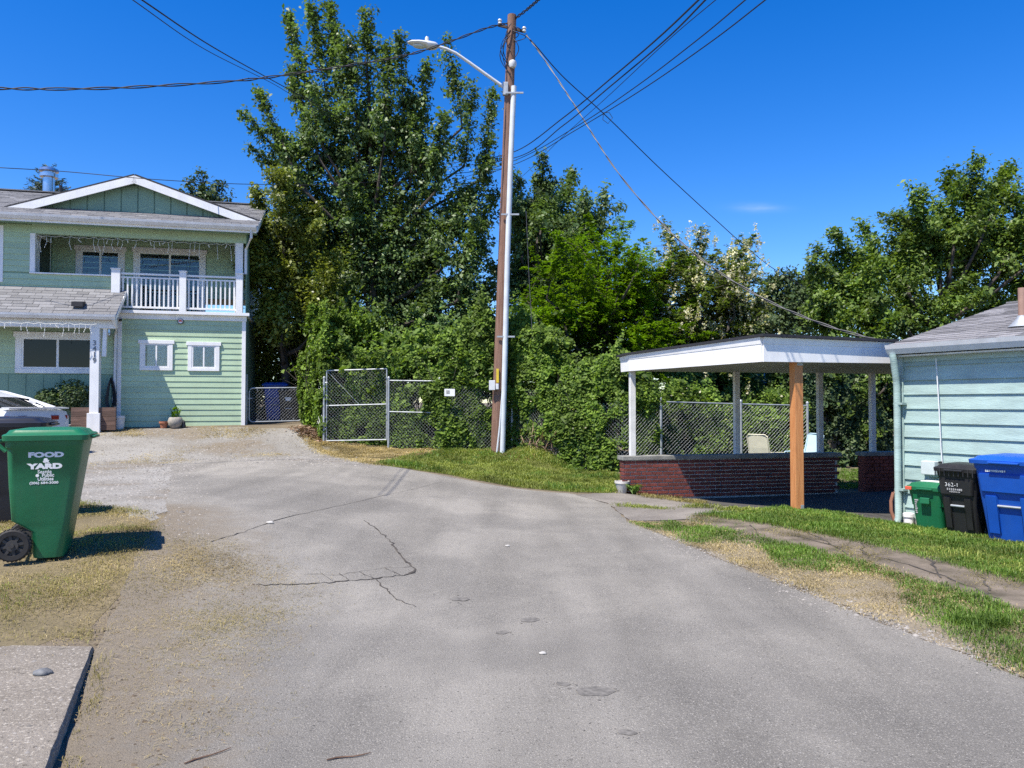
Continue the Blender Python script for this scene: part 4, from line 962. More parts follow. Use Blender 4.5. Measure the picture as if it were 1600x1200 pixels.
# ================================================================== pots and bits by the houses
def onhouse(px, py, b): x, z = HF(px, py, b); p = HC+HW*x+HN*b; return Vector((p.x, p.y, h(p.x, p.y)))
def foliage_sprig(n, r, hgt, size, seed):
    rr = np.random.default_rng(seed); C = rr.normal(0, 1, (n, 3))*np.array([r*.5, r*.5, hgt*.28])+np.array([0, 0, hgt*.5]); return leaves(C, size, rr, outward=.6)
def leaves(C, size, rr, outward=.0, up=.5, droop=0.0, asp=.45, center=None, dirs=None, sizevar=.5):
    """leaf quads (kites) at centres C"""
    C = np.asarray(C, float); n = len(C)
    nr = rr.normal(0, 1, (n, 3)); nr[:,2] += up*2
    if outward and center is not None:
        o = C-center; o /= np.linalg.norm(o, axis=1, keepdims=True)+1e-6; nr += o*outward*2
    nr /= np.linalg.norm(nr, axis=1, keepdims=True)+1e-9
    d = rr.normal(0, 1, (n, 3)) if dirs is None else dirs+rr.normal(0, .35, (n, 3)); d[:,2] -= droop
    d -= (d*nr).sum(1, keepdims=True)*nr; d /= np.linalg.norm(d, axis=1, keepdims=True)+1e-9
    s = np.cross(nr, d); L = (size*rr.lognormal(-.5*sizevar**2*.5, sizevar*.75, n).clip(.35, 1.9))[:,None]; w = L*asp
    fold = nr*L*.12
    return np.stack([C-d*L*.5, C-s*w*.5-d*L*.05+fold, C+d*L*.5, C+s*w*.5-d*L*.05+fold], 1)
# white bucket
p = onhouse(185, 662, .35); t = thing('bucket', 'white plastic bucket beside the porch post of the green house', 'bucket', p)
b = BM(); lathe(b, [(.13,.0),(.155,.30),(.165,.30),(.165,.325),(.155,.33),(.155,.36),(.145,.36),(.14,.33)], (0,0,-.01), 22); ob('body', b, 'bucket_white', t, smooth=True)
b = BM(); tube(b, [(.16*math.cos(a), -.04-.02*math.sin(a), .31-.10*math.sin(a)) for a in np.linspace(0, math.pi, 9)], .005, 5); ob('handle', b, 'galv', t)
p = onhouse(256, 662, .28); t = thing('flower_pot', 'small terracotta pot against the green house wall', 'pot', p)
b = BM(); lathe(b, [(.075,0),(.105,.13),(.12,.13),(.12,.18),(.105,.18),(.10,.14)], (0,0,0), 18); ob('pot', b, 'terracotta', t, smooth=True)
b = BM(); tube(b, [(0,0,.12),(0,0,.15)], .10, 16); ob('soil', b, 'soil', t)
p = onhouse(274, 662, .32); t = thing('planter', 'round mottled stone planter with a leafy green plant', 'planter', p)
b = BM(); lathe(b, [(.10,0),(.17,.08),(.19,.18),(.165,.27),(.14,.29),(.14,.26)], (0,0,0), 20); ob('pot', b, 'stone_pot', t, smooth=True)
Q = []
rr = np.random.default_rng(3)
b = BM()
for sx_ in (-.13, -.04, .06, .14):
    tube(b, [(sx_*.3, 0, .22), (sx_*.7, .02, .36), (sx_, 0, .50)], .007, 5)
    C = np.array([(sx_*(.3+.7*k), 0, .26+.28*k) for k in rr.uniform(.1, 1, 13)])+rr.normal(0, .03, (13, 3)); Q.append(leaves(C, .09, rr, up=.6, asp=.6))
ob('stem', b, 'shrub_leaf', t); quads('foliage', np.concatenate(Q), 'locust_leaf', t)
p = onhouse(287, 663, .34); t = thing('garden_ornament', 'tiny dark garden ornament right of the stone planter', 'ornament', p)
b = BM(); lathe(b, [(.05,0),(.06,.06),(.04,.11),(.045,.14),(.02,.19),(.005,.22)], (0,0,0), 12); ob('figure', b, 'bin_black', t, smooth=True)
# shrubs in the porch bed
for px, py, r_, hg, sd, lb in ((112, 612, .50, .85, 4, 'bushy shrub in shade-darkened green under the porch window'), (76, 622, .34, .60, 5, 'low shrub in shade-darkened green behind the tail of the white car')):
    x, z = HF(px, py, .45); p = HC+HW*x+HN*.45+Vector((0,0,.36)); t = thing('shrub', lb, 'shrub', p)
    rr = np.random.default_rng(sd); C = rr.normal(0, 1, (1500, 3)); C /= np.linalg.norm(C, axis=1, keepdims=True); C *= rr.uniform(.5, 1, (1500, 1))*np.array([r_, .34, hg*.5]); C[:,2] += hg*.48
    quads('foliage', leaves(C, .075, rr, up=.4, outward=.5, center=np.array([0,0,hg*.3])), 'far_and_shade_leaf', t)  # darker leaf carries the porch shade in its colour
    b = BM()
    for k in range(5): tube(b, [(0,0,-.02), (random.uniform(-.2,.2), random.uniform(-.1,.1), hg*.7)], .012, 5)
    ob('stem', b, 'bark', t)
# coiled dark hose
x, z = HF(172, 625, .18); p = HC+HW*x+HN*.18; p.z = HC.z+.36; t = thing('garden_hose', 'dark garden hose hung beside the house corner downspout', 'hose', p, TH)
b = BM()
for k in range(5):
    n = 18; r0 = .045+.012*k; tube(b, [(r0*(1.25-.6*math.sin(a))*math.cos(a)+.01*k, -.03*k+.05, .42+(.36+.02*k)*math.sin(a)) for a in np.linspace(0, 2*math.pi, n)], .013, 6, cap=False)
ob('coil', b, 'hose_dark', t, smooth=True)
# cream pot and tuft at the end of the brick wall
p = g(972, 770); t = thing('plant_pot', 'cream plant pot at the left end of the brick wall', 'pot', p)
b = BM(); lathe(b, [(.075,0),(.085,.02),(.125,.17),(.13,.18),(.14,.185),(.14,.225),(.12,.225),(.115,.19)], (0,0,-.005), 22); ob('pot', b, 'pot_cream', t, smooth=True)
b = BM(); tube(b, [(0,0,.16),(0,0,.195)], .115, 18); ob('soil', b, 'soil', t)
p = g(991, 773); t = thing('weed_clump', 'bright green weed tuft between the cream pot and the brick wall', 'plant', p); rr = np.random.default_rng(9)
a = rr.uniform(0, 2*math.pi, 150); dr_ = np.stack([np.cos(a), np.sin(a), np.full(150, 1.3)], 1); C = dr_*rr.uniform(.03, .13, (150, 1)); quads('foliage', leaves(C, .13, rr, up=.2, dirs=dr_, asp=.16), 'grass_green', t)
# stone on the slab
p = at(66, 1046, 4.45); ps_ = BM(); bmesh.ops.create_icosphere(ps_, subdivisions=3, radius=1)
for v in ps_.verts: v.co = Vector((v.co.x*.055*(1+.12*math.sin(5*v.co.y)), v.co.y*.038*(1+.1*math.sin(4*v.co.x)), max(v.co.z, -.4)*.022*(1+.2*math.sin(3*v.co.x+1))))
o = ob('stone', ps_, 'rock_grey', smooth=True, label='flat grey stone lying on the concrete slab', cat='stone'); o.location = (p.x, p.y, .103)

# ================================================================== utility pole and street lamp
PB0 = at(776, 709, 19.0); PB0.z = h(PB0.x, PB0.y); PT = at(800, 24, 19.0); PV = (PT-PB0)
pole = thing('utility_pole', 'tall brown wooden utility pole leaning slightly beside the bramble hedge', 'utility pole', PB0)
loc = lambda px, py, dy=0.0: at(px, py, 19.0+dy)-PB0
b = BM(); n = 12; tube(b, [(PV*(i/n))+(Vector((0,0,-.3)) if i == 0 else Vector()) for i in range(n+1)], [.155-.045*i/n for i in range(n+1)], 16); ob('shaft', b, 'pole_wood', pole, smooth=True)
b = BM(); tube(b, [loc(785, 712, -.17), loc(789, 560, -.17), loc(793, 400, -.16), loc(798, 250, -.14), loc(803, 135, -.13)], .068, 14); ob('conduit', b, 'conduit_grey', pole, smooth=True)
b = BM(); tube(b, [loc(776, 710, -.22), loc(781, 665, -.2), loc(786, 600, -.2)], .022, 8); ob('conduit', b, 'conduit_grey', pole, smooth=True)
for py in (335, 526, 145):
    px = 776+(709-py)*.035; b = BM(); bar(b, loc(px-6, py, -.2), loc(px+22, py, -.2), .03, .04); ob('strap', b, 'galv', pole)
b = BM(); q = loc(801, 98, -.14); lathe(b, [(.07,-.12),(.10,-.05),(.09,.03),(.03,.07)], q, 14); ob('conduit_cap', b, 'lamp_grey', pole, smooth=True)
for px, py, w_, h_, m in ((769, 602, .15, .24, 'gutter_white'), (777, 604, .07, .14, 'gutter_white')):
    q = loc(px, py, -.2); b = BM(); box(b, q.x-w_/2, q.x+w_/2, q.y-.07, q.y+.03, q.z-h_/2, q.z+h_/2, .01); ob('junction_box', b, m, pole)
q = loc(777.5, 587, -.18); b = BM(); box(b, q.x-.03, q.x+.03, q.y-.01, q.y+.02, q.z-.17, q.z+.17, .003); ob('marker_tag', b, 'yellow_tag', pole)
b = BM(); bar(b, loc(778, 39), loc(818, 49), .05, .06); ob('bracket', b, 'dark_wood', pole)
for px, py in ((781, 34), (819, 46)):
    q = loc(px, py); b = BM(); lathe(b, [(.03,-.08),(.055,-.05),(.035,-.01),(.055,.02),(.04,.06),(.01,.07)], q, 12); ob('insulator', b, 'insulator', pole, smooth=True)
rr = random.Random(11)
for k in range(9):                                       # slack loops of cable round the pole top
    x0, y0 = rr.uniform(-14, -4) if k < 5 else rr.uniform(6, 20), rr.uniform(34, 60); Lp = rr.uniform(30, 75) if k < 5 else rr.uniform(12, 34)
    b = BM(); pts = [loc(800+(x0*.2), y0, -.15)]
    for s_ in np.linspace(.15, 1, 8): pts.append(loc(800+x0*math.sin(s_*math.pi)*1.3-(2 if k < 5 else -2), y0+Lp*s_, -.16-.05*math.sin(s_*6)))
    tube(b, pts, .010, 5); ob('cable_loop', b, 'wire_black', pole)
b = BM(); tube(b, [loc(822, 330, .05), loc(826, 420, .05), loc(832, 530, .05)], .008, 5); ob('ground_wire', b, 'wire_grey', pole)

lamp0 = at(789, 137, 18.88); lamp = thing('street_lamp', 'grey cobra-head street lamp on an arm from the utility pole', 'street lamp', lamp0)
ll = lambda px, py, Y: at(px, py, Y)-lamp0
b = BM(); tube(b, [ll(791, 139, 18.88), ll(760, 117, 18.75), ll(735, 99, 18.65), ll(712, 83, 18.55), ll(697, 76, 18.5), ll(678, 71, 18.45)], [.042,.040,.038,.036,.034,.034], 10); ob('arm', b, 'lamp_grey', lamp, smooth=True)
q = ll(789, 139, 18.86); b = BM(); box(b, q.x-.06, q.x+.08, q.y-.05, q.y+.05, q.z-.16, q.z+.16, .01); ob('arm_bracket', b, 'galv', lamp)
hd = BM(); a, c = ll(684, 72, 18.46), ll(637, 67, 18.3); ax = (c-a); sd = Vector((0,1,0))
rings = []
for s_, w_, t_, o_ in ((0,.06,.05,0),(.08,.13,.09,-.01),(.30,.16,.11,-.02),(.36,.165,.075,-.0),(.6,.17,.065,.005),(.85,.13,.05,.005),(1.0,.05,.02,.0)):
    c_ = a+ax*s_+Vector((0,0,o_)); rings.append([c_+sd*(w_*math.cos(k))+Vector((0,0,t_*math.sin(k)*(1 if math.sin(k) > 0 else .8))) for k in np.linspace(0, 2*math.pi, 17)[:-1]])
loft(hd, rings); lh = ob('lamp_head', hd, 'lamp_grey', lamp, smooth=True)
q = a+ax*.36+Vector((0,0,.08)); b = BM(); lathe(b, [(.05,-.02),(.05,.08),(.04,.11),(.01,.12)], q, 14); ob('photocell', b, 'insulator', lh, smooth=True)
q = a+ax*.62-Vector((0,0,.045)); b = BM(); rings = [[q+ax.normalized()*(.16*math.cos(k)*s)+sd*(.11*math.sin(k)*s)-Vector((0,0,dz)) for k in np.linspace(0, 2*math.pi, 17)[:-1]] for s, dz in ((1,0),(.9,.03),(.5,.05),(.05,.055))]
loft(b, rings); ob('lens', b, 'box_plastic', lh, smooth=True)

# ================================================================== wires
def wire(name, label, pts, r=.012, m='wire_black', sag=0.0, twist=False, group=None):
    P = [at(*p) for p in pts]; Q = []
    # Catmull-Rom through the surveyed points
    E = [P[0]*2-P[1]]+P+[P[-1]*2-P[-2]]; sub = 14
    for i in range(1, len(E)-2):
        for j in range(sub):
            t_ = j/sub; a, b_, c, d = E[i-1], E[i], E[i+1], E[i+2]
            Q.append(.5*((2*b_)+(c-a)*t_+(2*a-5*b_+4*c-d)*t_*t_+(3*b_-a-3*c+d)*t_**3))
    Q.append(P[-1]); o0 = Q[0].copy(); b = BM(); Q = [q-o0 for q in Q]
    if twist:
        R2 = []; L = 0; F_ = []
        for a, c in zip(Q, Q[1:]):
            k = max(1, int((c-a).length/.07))
            for j in range(k): F_.append(a.lerp(c, j/k))
        F_.append(Q[-1])
        for ph in (0, math.pi):
            tube(b, [q+Vector((0, r*1.0*math.sin(i*.55+ph), r*1.3*math.cos(i*.55+ph))) for i, q in enumerate(F_)], r*.75, 4)
    else: tube(b, Q, r, 5)
    o = ob(name, b, m, label=label, cat='wire', group=group); o.location = o0; return o
wire('service_cable', 'twisted black cable sagging from the pole top to the left edge', [(795,36,19),(760,44,18.4),(700,66,17.6),(640,85,17),(560,100,16.4),(400,123,15.3),(250,134,14.4),(100,139,13.6),(-120,136,12.8)], .016, twist=True)
wire('overhead_wire', 'thicker of two dark wires crossing the top left sky', [(210,-8,9),(330,72,13),(430,128,18),(480,155,21),(560,200,26),(690,262,31)], .011)
wire('overhead_wire', 'thinner dark wire just below the thicker one top left', [(196,-8,9),(320,77,13),(425,130,18),(475,160,21),(560,208,26),(690,270,31)], .007)
wire('low_wire', 'single black wire passing low over the green house gable', [(-60,258,18),(0,262,18),(100,268,19),(250,281,20),(400,288,22),(560,286,24),(800,262,27)], .010)
for (pts, r_, lb) in (
  ([(1102,-10,9),(1030,58,11),(960,118,13.5),(880,184,17),(806,236,22),(740,250,28),(600,268,36)], .013, 'topmost thick dark wire of the bundle right of the pole'),
  ([(1112,-10,9),(1040,62,11),(950,138,14),(880,196,17),(806,246,22),(700,262,30)], .012, 'second dark wire down in the bundle right of the pole'),
  ([(1130,-10,9),(1045,62,11),(945,155,14.5),(878,215,18),(835,258,22),(800,290,27)], .006, 'thin steep wire in the bundle right of the pole'),
  ([(1174,-8,9),(1090,62,11),(990,138,13.5),(900,198,17),(806,250,22),(700,285,30)], .009, 'fourth wire in the bundle right of the pole, second lowest'),
  ([(1206,-8,9),(1110,66,11),(1000,142,13.5),(900,203,17),(806,256,22),(700,290,30)], .009, 'lowest right wire of the bundle right of the pole')):
    wire('overhead_wire', lb, pts, r_, group='wires crossing right of the pole')
wire('top_cable', 'short black twisted cable from the pole tip to the top edge', [(806,28,19),(822,16,17.5),(845,-4,15.5),(870,-30,13.5)], .022, twist=True)
wire('service_cable', 'grey twisted service cable from the pole down to the teal house roof', [(822,54,19),(850,92,18.6),(900,168,17.8),(960,262,17),(1030,345,16.2),(1100,408,15.4),(1190,465,14.5),(1290,508,13.6),(1395,538,12.6)], .013, 'wire_grey', twist=True)
wire('drop_wire', 'black drop wire with a diamond loop, right of the pole', [(822,56,19),(836,70,18.9),(880,120,19.5),(948,182,20.5),(1030,262,22),(1120,345,24),(1180,398,26),(1225,430,28),(1330,490,32)], .013)
q = at(948, 183, 20.45); b = BM(); d1 = at(956, 191, 20.45)-q; 
tube(b, [at(x, y, 20.4)-q for x, y in ((943,176),(952,176),(957,184),(950,193),(942,187),(943,176))], .009, 5); o = ob('wire_loop', b, 'wire_black', label='small diamond shaped wire loop hung on the drop wire', cat='wire'); o.location = q

# ================================================================== chain link fences and gates
def chain(A, B, z0, z1, pitch=.09, r=.0025):
    """woven mesh between base points A and B, from z0 to z1 above the base line"""
    A, B = Vector(A), Vector(B); L = (B-A).xy.length; Hh = z1-z0; b = BM(); u = (B-A)/L
    for s in (1, -1):
        k = -Hh
        while k < L:
            # line u = k + v (s=1) or u = k + Hh - v (s=-1)
            v0, v1 = max(0, -k), min(Hh, L-k)
            if v1-v0 > .02:
                pa, pb = (k+v0, v0), (k+v1, v1)
                if s < 0: pa, pb = (pa[0], Hh-pa[1]), (pb[0], Hh-pb[1])
                off = Vector((u.y, -u.x, 0))*(.003*s)
                tube(b, [A+u*pa[0]+Vector((0,0,z0+pa[1]))+off, A+u*pb[0]+Vector((0,0,z0+pb[1]))+off], r, 3, cap=False)
            k += pitch
    return b
def fence(name, label, bases, Ht, posts, rail=True, mid=None, pitch=.09, cat='fence', post_r=.03, mesh_from=0.03):
    o0 = Vector(bases[0]); t = thing(name, label, cat, o0); Bp = [Vector(p)-o0 for p in bases]
    for a, c in zip(Bp, Bp[1:]):
        ob('wire_mesh', chain(a, c, mesh_from, Ht, pitch), 'galv_wire', t, kind='stuff')
        if rail: b = BM(); tube(b, [a+Vector((0,0,Ht)), c+Vector((0,0,Ht))], .016, 8); ob('top_rail', b, 'galv', t, smooth=True)
        if mid: b = BM(); tube(b, [a+Vector((0,0,mid)), c+Vector((0,0,mid))], .016, 8); ob('mid_rail', b, 'galv', t, smooth=True)
    for i in posts:
        p = Bp[i]; b = BM(); tube(b, [p+Vector((0,0,-.3)), p+Vector((0,0,Ht+.06))], post_r, 10); po = ob('post', b, 'galv', t, smooth=True)
        b = BM(); lathe(b, [(post_r+.006,0),(post_r+.006,.03),(post_r*.5,.055),(.004,.06)], p+Vector((0,0,Ht+.05)), 10); ob('post_cap', b, 'galv', po, smooth=True)
    return t
def base(px, Y, py=690):
    p = at(px, py, Y); return Vector((p.x, p.y, h(p.x, p.y)))
# low gate beside the house
gA, gB = base(389, 21.15), base(471, 21.6); t = thing('low_gate', 'low chain link gate with rounded corners next to the green house', 'gate', gA); d = gB-gA; gL = d.xy.length; u = Vector((d.x, d.y, d.z))/gL
zA, zB = .07, 1.0; rc = .10; P = []
for cu, cv, a0 in ((gL-rc, zB-rc, 0), (rc, zB-rc, 90), (rc, zA+rc, 180), (gL-rc, zA+rc, 270)):
    for k in range(6): a = R(a0+18*k); P.append(u*(cu+rc*math.cos(a))+Vector((0,0,cv+rc*math.sin(a))))
b = BM(); tube(b, P+[P[0]], .017, 8, cap=False); ob('gate_frame', b, 'galv', t, smooth=True)
ob('wire_mesh', chain(u*.03, u*(gL-.03), zA+.02, zB-.02), 'galv_wire', t, kind='stuff')
for k in (.15, .38, .62, .85):
    for zz in (zA, zB-.07): b = BM(); tube(b, [u*(gL*k)+Vector((0,0,zz)), u*(gL*k)+Vector((0,0,zz+.07))], .009, 6); ob('tie_clip', b, 'galv', t)
b = BM(); tube(b, [-u*.07+Vector((0,0,-.2)), -u*.07+Vector((0,0,1.38))], .026, 10); ob('hinge_post', b, 'galv', t, smooth=True)
b = BM(); tube(b, [-u*.14+Vector((0,0,.72)), u*.08+Vector((0,0,.72))], .014, 6); ob('latch', b, 'galv', t)
f1, f2 = base(474, 21.7), base(506, 19.95)
fence('chain_fence', 'short ivy-grown chain link panel between the low gate and the tall gate', [f1, f2], 1.60, (0, 1), rail=False, pitch=.20)
# tall gate
tA, tB = base(510, 19.95), base(604, 19.75); t = thing('tall_gate', 'tall square chain link gate with a mid rail in front of brambles', 'gate', tA); d = tB-tA; d.z = .04; gL = d.xy.length; u = d/gL
zA, zB = .04, 1.86
for p0, p1 in (((.0,zA),(.0,zB)), ((gL,zA-.0),(gL,zB)), ((0,zB),(gL,zB)), ((0,zA),(gL,zA)), ((0,(zA+zB)/2),(gL,(zA+zB)/2))):
    b = BM(); tube(b, [u*p0[0]+Vector((0,0,p0[1])), u*p1[0]+Vector((0,0,p1[1]))], .018, 8); ob('gate_bar', b, 'galv', t, smooth=True)
b = BM(); tube(b, [u*.02+Vector((0,0,zB-.02)), u*(gL*.55)+Vector((0,0,(zA+zB)/2))], .006, 5); ob('tension_wire', b, 'galv', t)
ob('wire_mesh', chain(Vector((0,0,0)), u*gL, zA, zB), 'galv_wire', t, kind='stuff')
for zz in (.35, 1.55): b = BM(); tube(b, [-u*.09+Vector((0,0,zz)), u*.02+Vector((0,0,zz))], .022, 8); ob('hinge', b, 'galv', t)
b3, b4 = base(607, 19.7), base(687, 19.4)
fence('chain_fence', 'chain link panel overgrown with brambles right of the tall gate', [b3, b4], 1.75, (0, 1), mid=.95)
p = base(703, 19.25); q = thing('fence_sign', 'small white rectangular sign on the overgrown chain link fence', 'sign', (p.x, p.y-.12, p.z+1.48))
b = BM(); box(b, -.13, .13, -.004, .004, -.09, .09); ob('panel', b, 'white_paint', q); b = BM(); box(b, -.085, .0, -.008, -.0045, -.03, .055); ob('print', b, 'print_faded', q)
c1, c2, c3, c4, c5, c6 = base(690, 19.35), base(800, 19.3), base(905, 18.35), base(975, 17.9), base(1033, 18.1), base(1158, 18.4)
fence('chain_fence', 'long chain link run smothered in brambles behind the utility pole', [c1, c2, c3, c4, c5], 1.60, (1, 2), rail=False)
c7, c8, c9 = base(1262, 18.7), base(1400, 19.1), base(1500, 19.4)
for bp in (c5, c6, c7, c8, c9): pass
fence('chain_fence', 'chain link run with top rail seen through the carport', [c5, c6, c7], 1.60, (0, 1, 2), rail=True)

# ================================================================== garden chairs behind the brick wall
def chair(label, px, Y, rz, m):
    p = base(px, Y); t = thing('garden_chair', label, 'chair', p, rz, 'garden chairs behind the carport wall')
    b = BM(); loft(b, [[Vector((x, y, z)) for y in np.linspace(-.24, .24, 6)] for x, z in ((.24,.42),(0,.40),(-.24,.40))], cap=False, closed=False); ob('seat', b, m, t)
    b = BM(); loft(b, [[Vector((x-.03*math.cos(y*5), y, z)) for y in np.linspace(-.23, .23, 6)] for x, z in ((-.25,.46),(-.33,.75),(-.39,1.02))], cap=False, closed=False); bk = ob('backrest', b, m, t)
    b = BM(); tube(b, [(-.24,-.25,.40),(-.40,-.25,1.0),(-.415,-.20,1.04),(-.415,.20,1.04),(-.40,.25,1.0),(-.24,.25,.40)], .014, 6); ob('back_frame', b, m, t)
    for s in (-1, 1):
        b = BM(); tube(b, [(.24, s*.26, 0), (.25, s*.27, .60), (.22, s*.27, .64), (-.30, s*.27, .66)], .014, 6); ob('leg', b, m, t)
        b = BM(); tube(b, [(-.34, s*.26, 0), (-.22, s*.26, .42)], .014, 6); ob('leg', b, m, t)
    return t
chair('cream slatted garden chair facing right behind the brick wall', 1199, 16.9, R(40), 'chair_cream')
chair('pale blue garden chair half hidden by the timber post', 1252, 17.1, R(200), 'chair_blue')

# ================================================================== neighbour's house seen through the carport
p = base(1180, 24); p.z = .0; fh = thing('brown_house', 'dim brown house with pale roof glimpsed under the carport roof', 'house', p, R(-6))
b = BM(); box(b, -1.8, 3.2, 0, 5, -.3, 2.25); ob('wall', b, 'tan_house', fh)
b = BM(); prism(b, [(-2.2,-.6,2.25),(-2.2,2.5,3.3),(-2.2,5.6,2.25),(-2.2,5.6,2.15),(-2.2,2.5,3.18),(-2.2,-.6,2.15)], (5.8,0,0)); ob('roof', b, 'far_roof', fh)
b = BM(); box(b, -2.2, 3.6, -.63, -.601, 2.06, 2.24); ob('fascia', b, 'dark_wood', fh)
window(fh, -.55, .55, .95, 2.0, .0, trim=.10, panes=1, tmat='tan_house', sill=.05)

# ================================================================== vegetation
def plume_leaves(A, B, ra, rb, n, size, rr, mode='leaf', droop=.3, up=.35, asp=.5, tw=11, center=None, flat=.6):
    """leaves strung on twigs that leave the axis A-B"""
    A, B = np.array(A), np.array(B); ax = B-A; L = np.linalg.norm(ax)+1e-6; ax = ax/L; nt = max(2, n//tw); out = []
    s = rr.beta(1.15, 1.0, nt); r = ra+(rb-ra)*s
    rad = rr.normal(0, 1, (nt, 3)); rad -= (rad@ax)[:,None]*ax; rad /= np.linalg.norm(rad, axis=1, keepdims=True)+1e-9
    if mode == 'spray': rad[:,2] *= .35
    T0 = A+ax*(s*L)[:,None]; td = rad+ax*rr.uniform(.1, .8, (nt, 1)); td /= np.linalg.norm(td, axis=1, keepdims=True)
    tl = r*np.where(rr.uniform(0, 1, nt) < .18, rr.uniform(1.0, 1.55, nt), rr.uniform(.4, 1.05, nt))
    q = rr.uniform(.25, 1.0, (nt, tw))
    C = T0[:,None,:]+td[:,None,:]*(tl[:,None]*q)[...,None]; C[...,2] -= (q**2*tl[:,None])*(.25 if mode == 'leaf' else .35)
    if mode == 'spray':
        side = np.cross(td, [0,0,1.]); side /= np.linalg.norm(side, axis=1, keepdims=True)+1e-9; sg = rr.choice([-1, 1], (nt, tw))
        C += side[:,None,:]*(sg*size*.55)[...,None]+rr.normal(0, size*.18, C.shape)
        dirs = (side[:,None,:]*sg[...,None]+td[:,None,:]*.5).reshape(-1, 3); dirs[:,2] -= .25
        return leaves(C.reshape(-1, 3), size, rr, up=1.6, dirs=dirs, asp=asp)
    C += rr.normal(0, size*.8, C.shape); C = C.reshape(-1, 3)
    return leaves(C, size, rr, up=up, droop=droop, asp=asp, outward=.5 if center is not None else 0, center=center)
def tree(name, label, base_px, Y, plumes, nleaf, size, m, seed, trunk_r=.14, mode='leaf', droop=.5, up=.3, asp=.55, group=None, trunk_top=None, extra=None, bark='bark', tw=11, shoot=1.6, fat=1.0):
    """plumes: (px0,py0,px1,py1,r0px,r1px,dY0,dY1) boughs surveyed in the photograph, at depth Y+dY"""
    rr = np.random.default_rng(seed); rnd = random.Random(seed); k = Y/FPX
    B0 = at(base_px, 690, Y); B0 = Vector((B0.x, B0.y, h(B0.x, B0.y))); t = thing(name, label, 'tree', B0, 0, group)
    tt = (at(*trunk_top, Y)-B0) if trunk_top else Vector((0,0,5))
    trk = BM(); n = 9; ptsT = [Vector((math.sin(i*1.1)*.06*(i > 0), math.cos(i*1.4)*.05*(i > 0), 0))+tt*(i/n) for i in range(n+1)]; ptsT[0].z -= .3
    tube(trk, ptsT, [trunk_r*(1.25 if i == 0 else 1)*(1-.85*i/n) for i in range(n+1)], 9)
    V = []; wts = []; PL = []
    for p in plumes:
        x0, y0, x1, y1, r0, r1 = p[:6]; d0, d1 = (p[6], p[7]) if len(p) > 6 else (rnd.uniform(-1, 1), rnd.uniform(-1, 1))
        r0 *= fat; r1 *= fat; A, Bq = at(x0, y0, Y+d0)-B0, at(x1, y1, Y+d1)-B0; PL.append((A, Bq, r0*k, r1*k)); wts.append((A-Bq).length*(r0+r1)/2*k)
    main = list(PL); mw = list(wts)
    for (A, Bq, ra, rb), w_ in zip(main, mw):            # ragged side shoots break up each bough
        for _ in range(5):
            s_ = rr.uniform(.15, .95); q = A.lerp(Bq, s_); ax = (Bq-A).normalized(); r_ = ra+(rb-ra)*s_
            dv = Vector(rr.normal(0, 1, 3)); dv = (dv.normalized()*1.0+ax*rr.uniform(.1, .9)+Vector((0, 0, .15))).normalized(); L_ = r_*rr.uniform(1.1, 2.1)
            PL.append((q, q+dv*L_, r_*.42, r_*.14)); wts.append(L_*r_*.28*shoot)
    W = sum(wts)
    for i_, ((A, Bq, ra, rb), w_) in enumerate(zip(PL, wts)):
        V.append(plume_leaves(A, Bq, ra, rb, int(nleaf*w_/W), size, rr, mode, droop, up, asp, center=np.array(A.lerp(Bq, .3)), tw=tw))
        if i_ >= len(main):
            tube(trk, [A, Bq], [.014, .004], 4); continue
        f = min(.95, max(.12, (A.z*.75)/max(tt.z, .1))); J = tt*f
        mid = J.lerp(A, .5)+Vector((0, 0, -.15)); r_ = trunk_r*(1-.8*f)*.6+.012
        tube(trk, [J, mid, A, A.lerp(Bq, .5)+Vector((rnd.uniform(-.1,.1), 0, rnd.uniform(-.1,.1))), Bq], [r_, r_*.8, r_*.6, r_*.35, .006], 6)
        for s_ in (.25, .45, .65):                       # side twigs
            q = A.lerp(Bq, s_); e = q+Vector((rnd.uniform(-1,1), rnd.uniform(-1,1), rnd.uniform(.1,.9)))*(ra*.8); tube(trk, [q, e], [.012, .004], 4)
    ob('trunk', trk, bark, t, smooth=True)
    quads('crown', np.concatenate(V), m, t)
    if extra: extra(t, main, rr)
    return t
def fill(x0, x1, y0, y1, n, r0, r1, seed, rise=55):
    q = random.Random(seed); out = []
    for _ in range(n):
        x, y = q.uniform(x0, x1), q.uniform(y0, y1); out.append((x, y+rise*.5, x+q.uniform(-35, 35), y-rise*.5, r0, r1, q.uniform(-1.6, 1.0), q.uniform(-1.6, 1.0)))
    return out
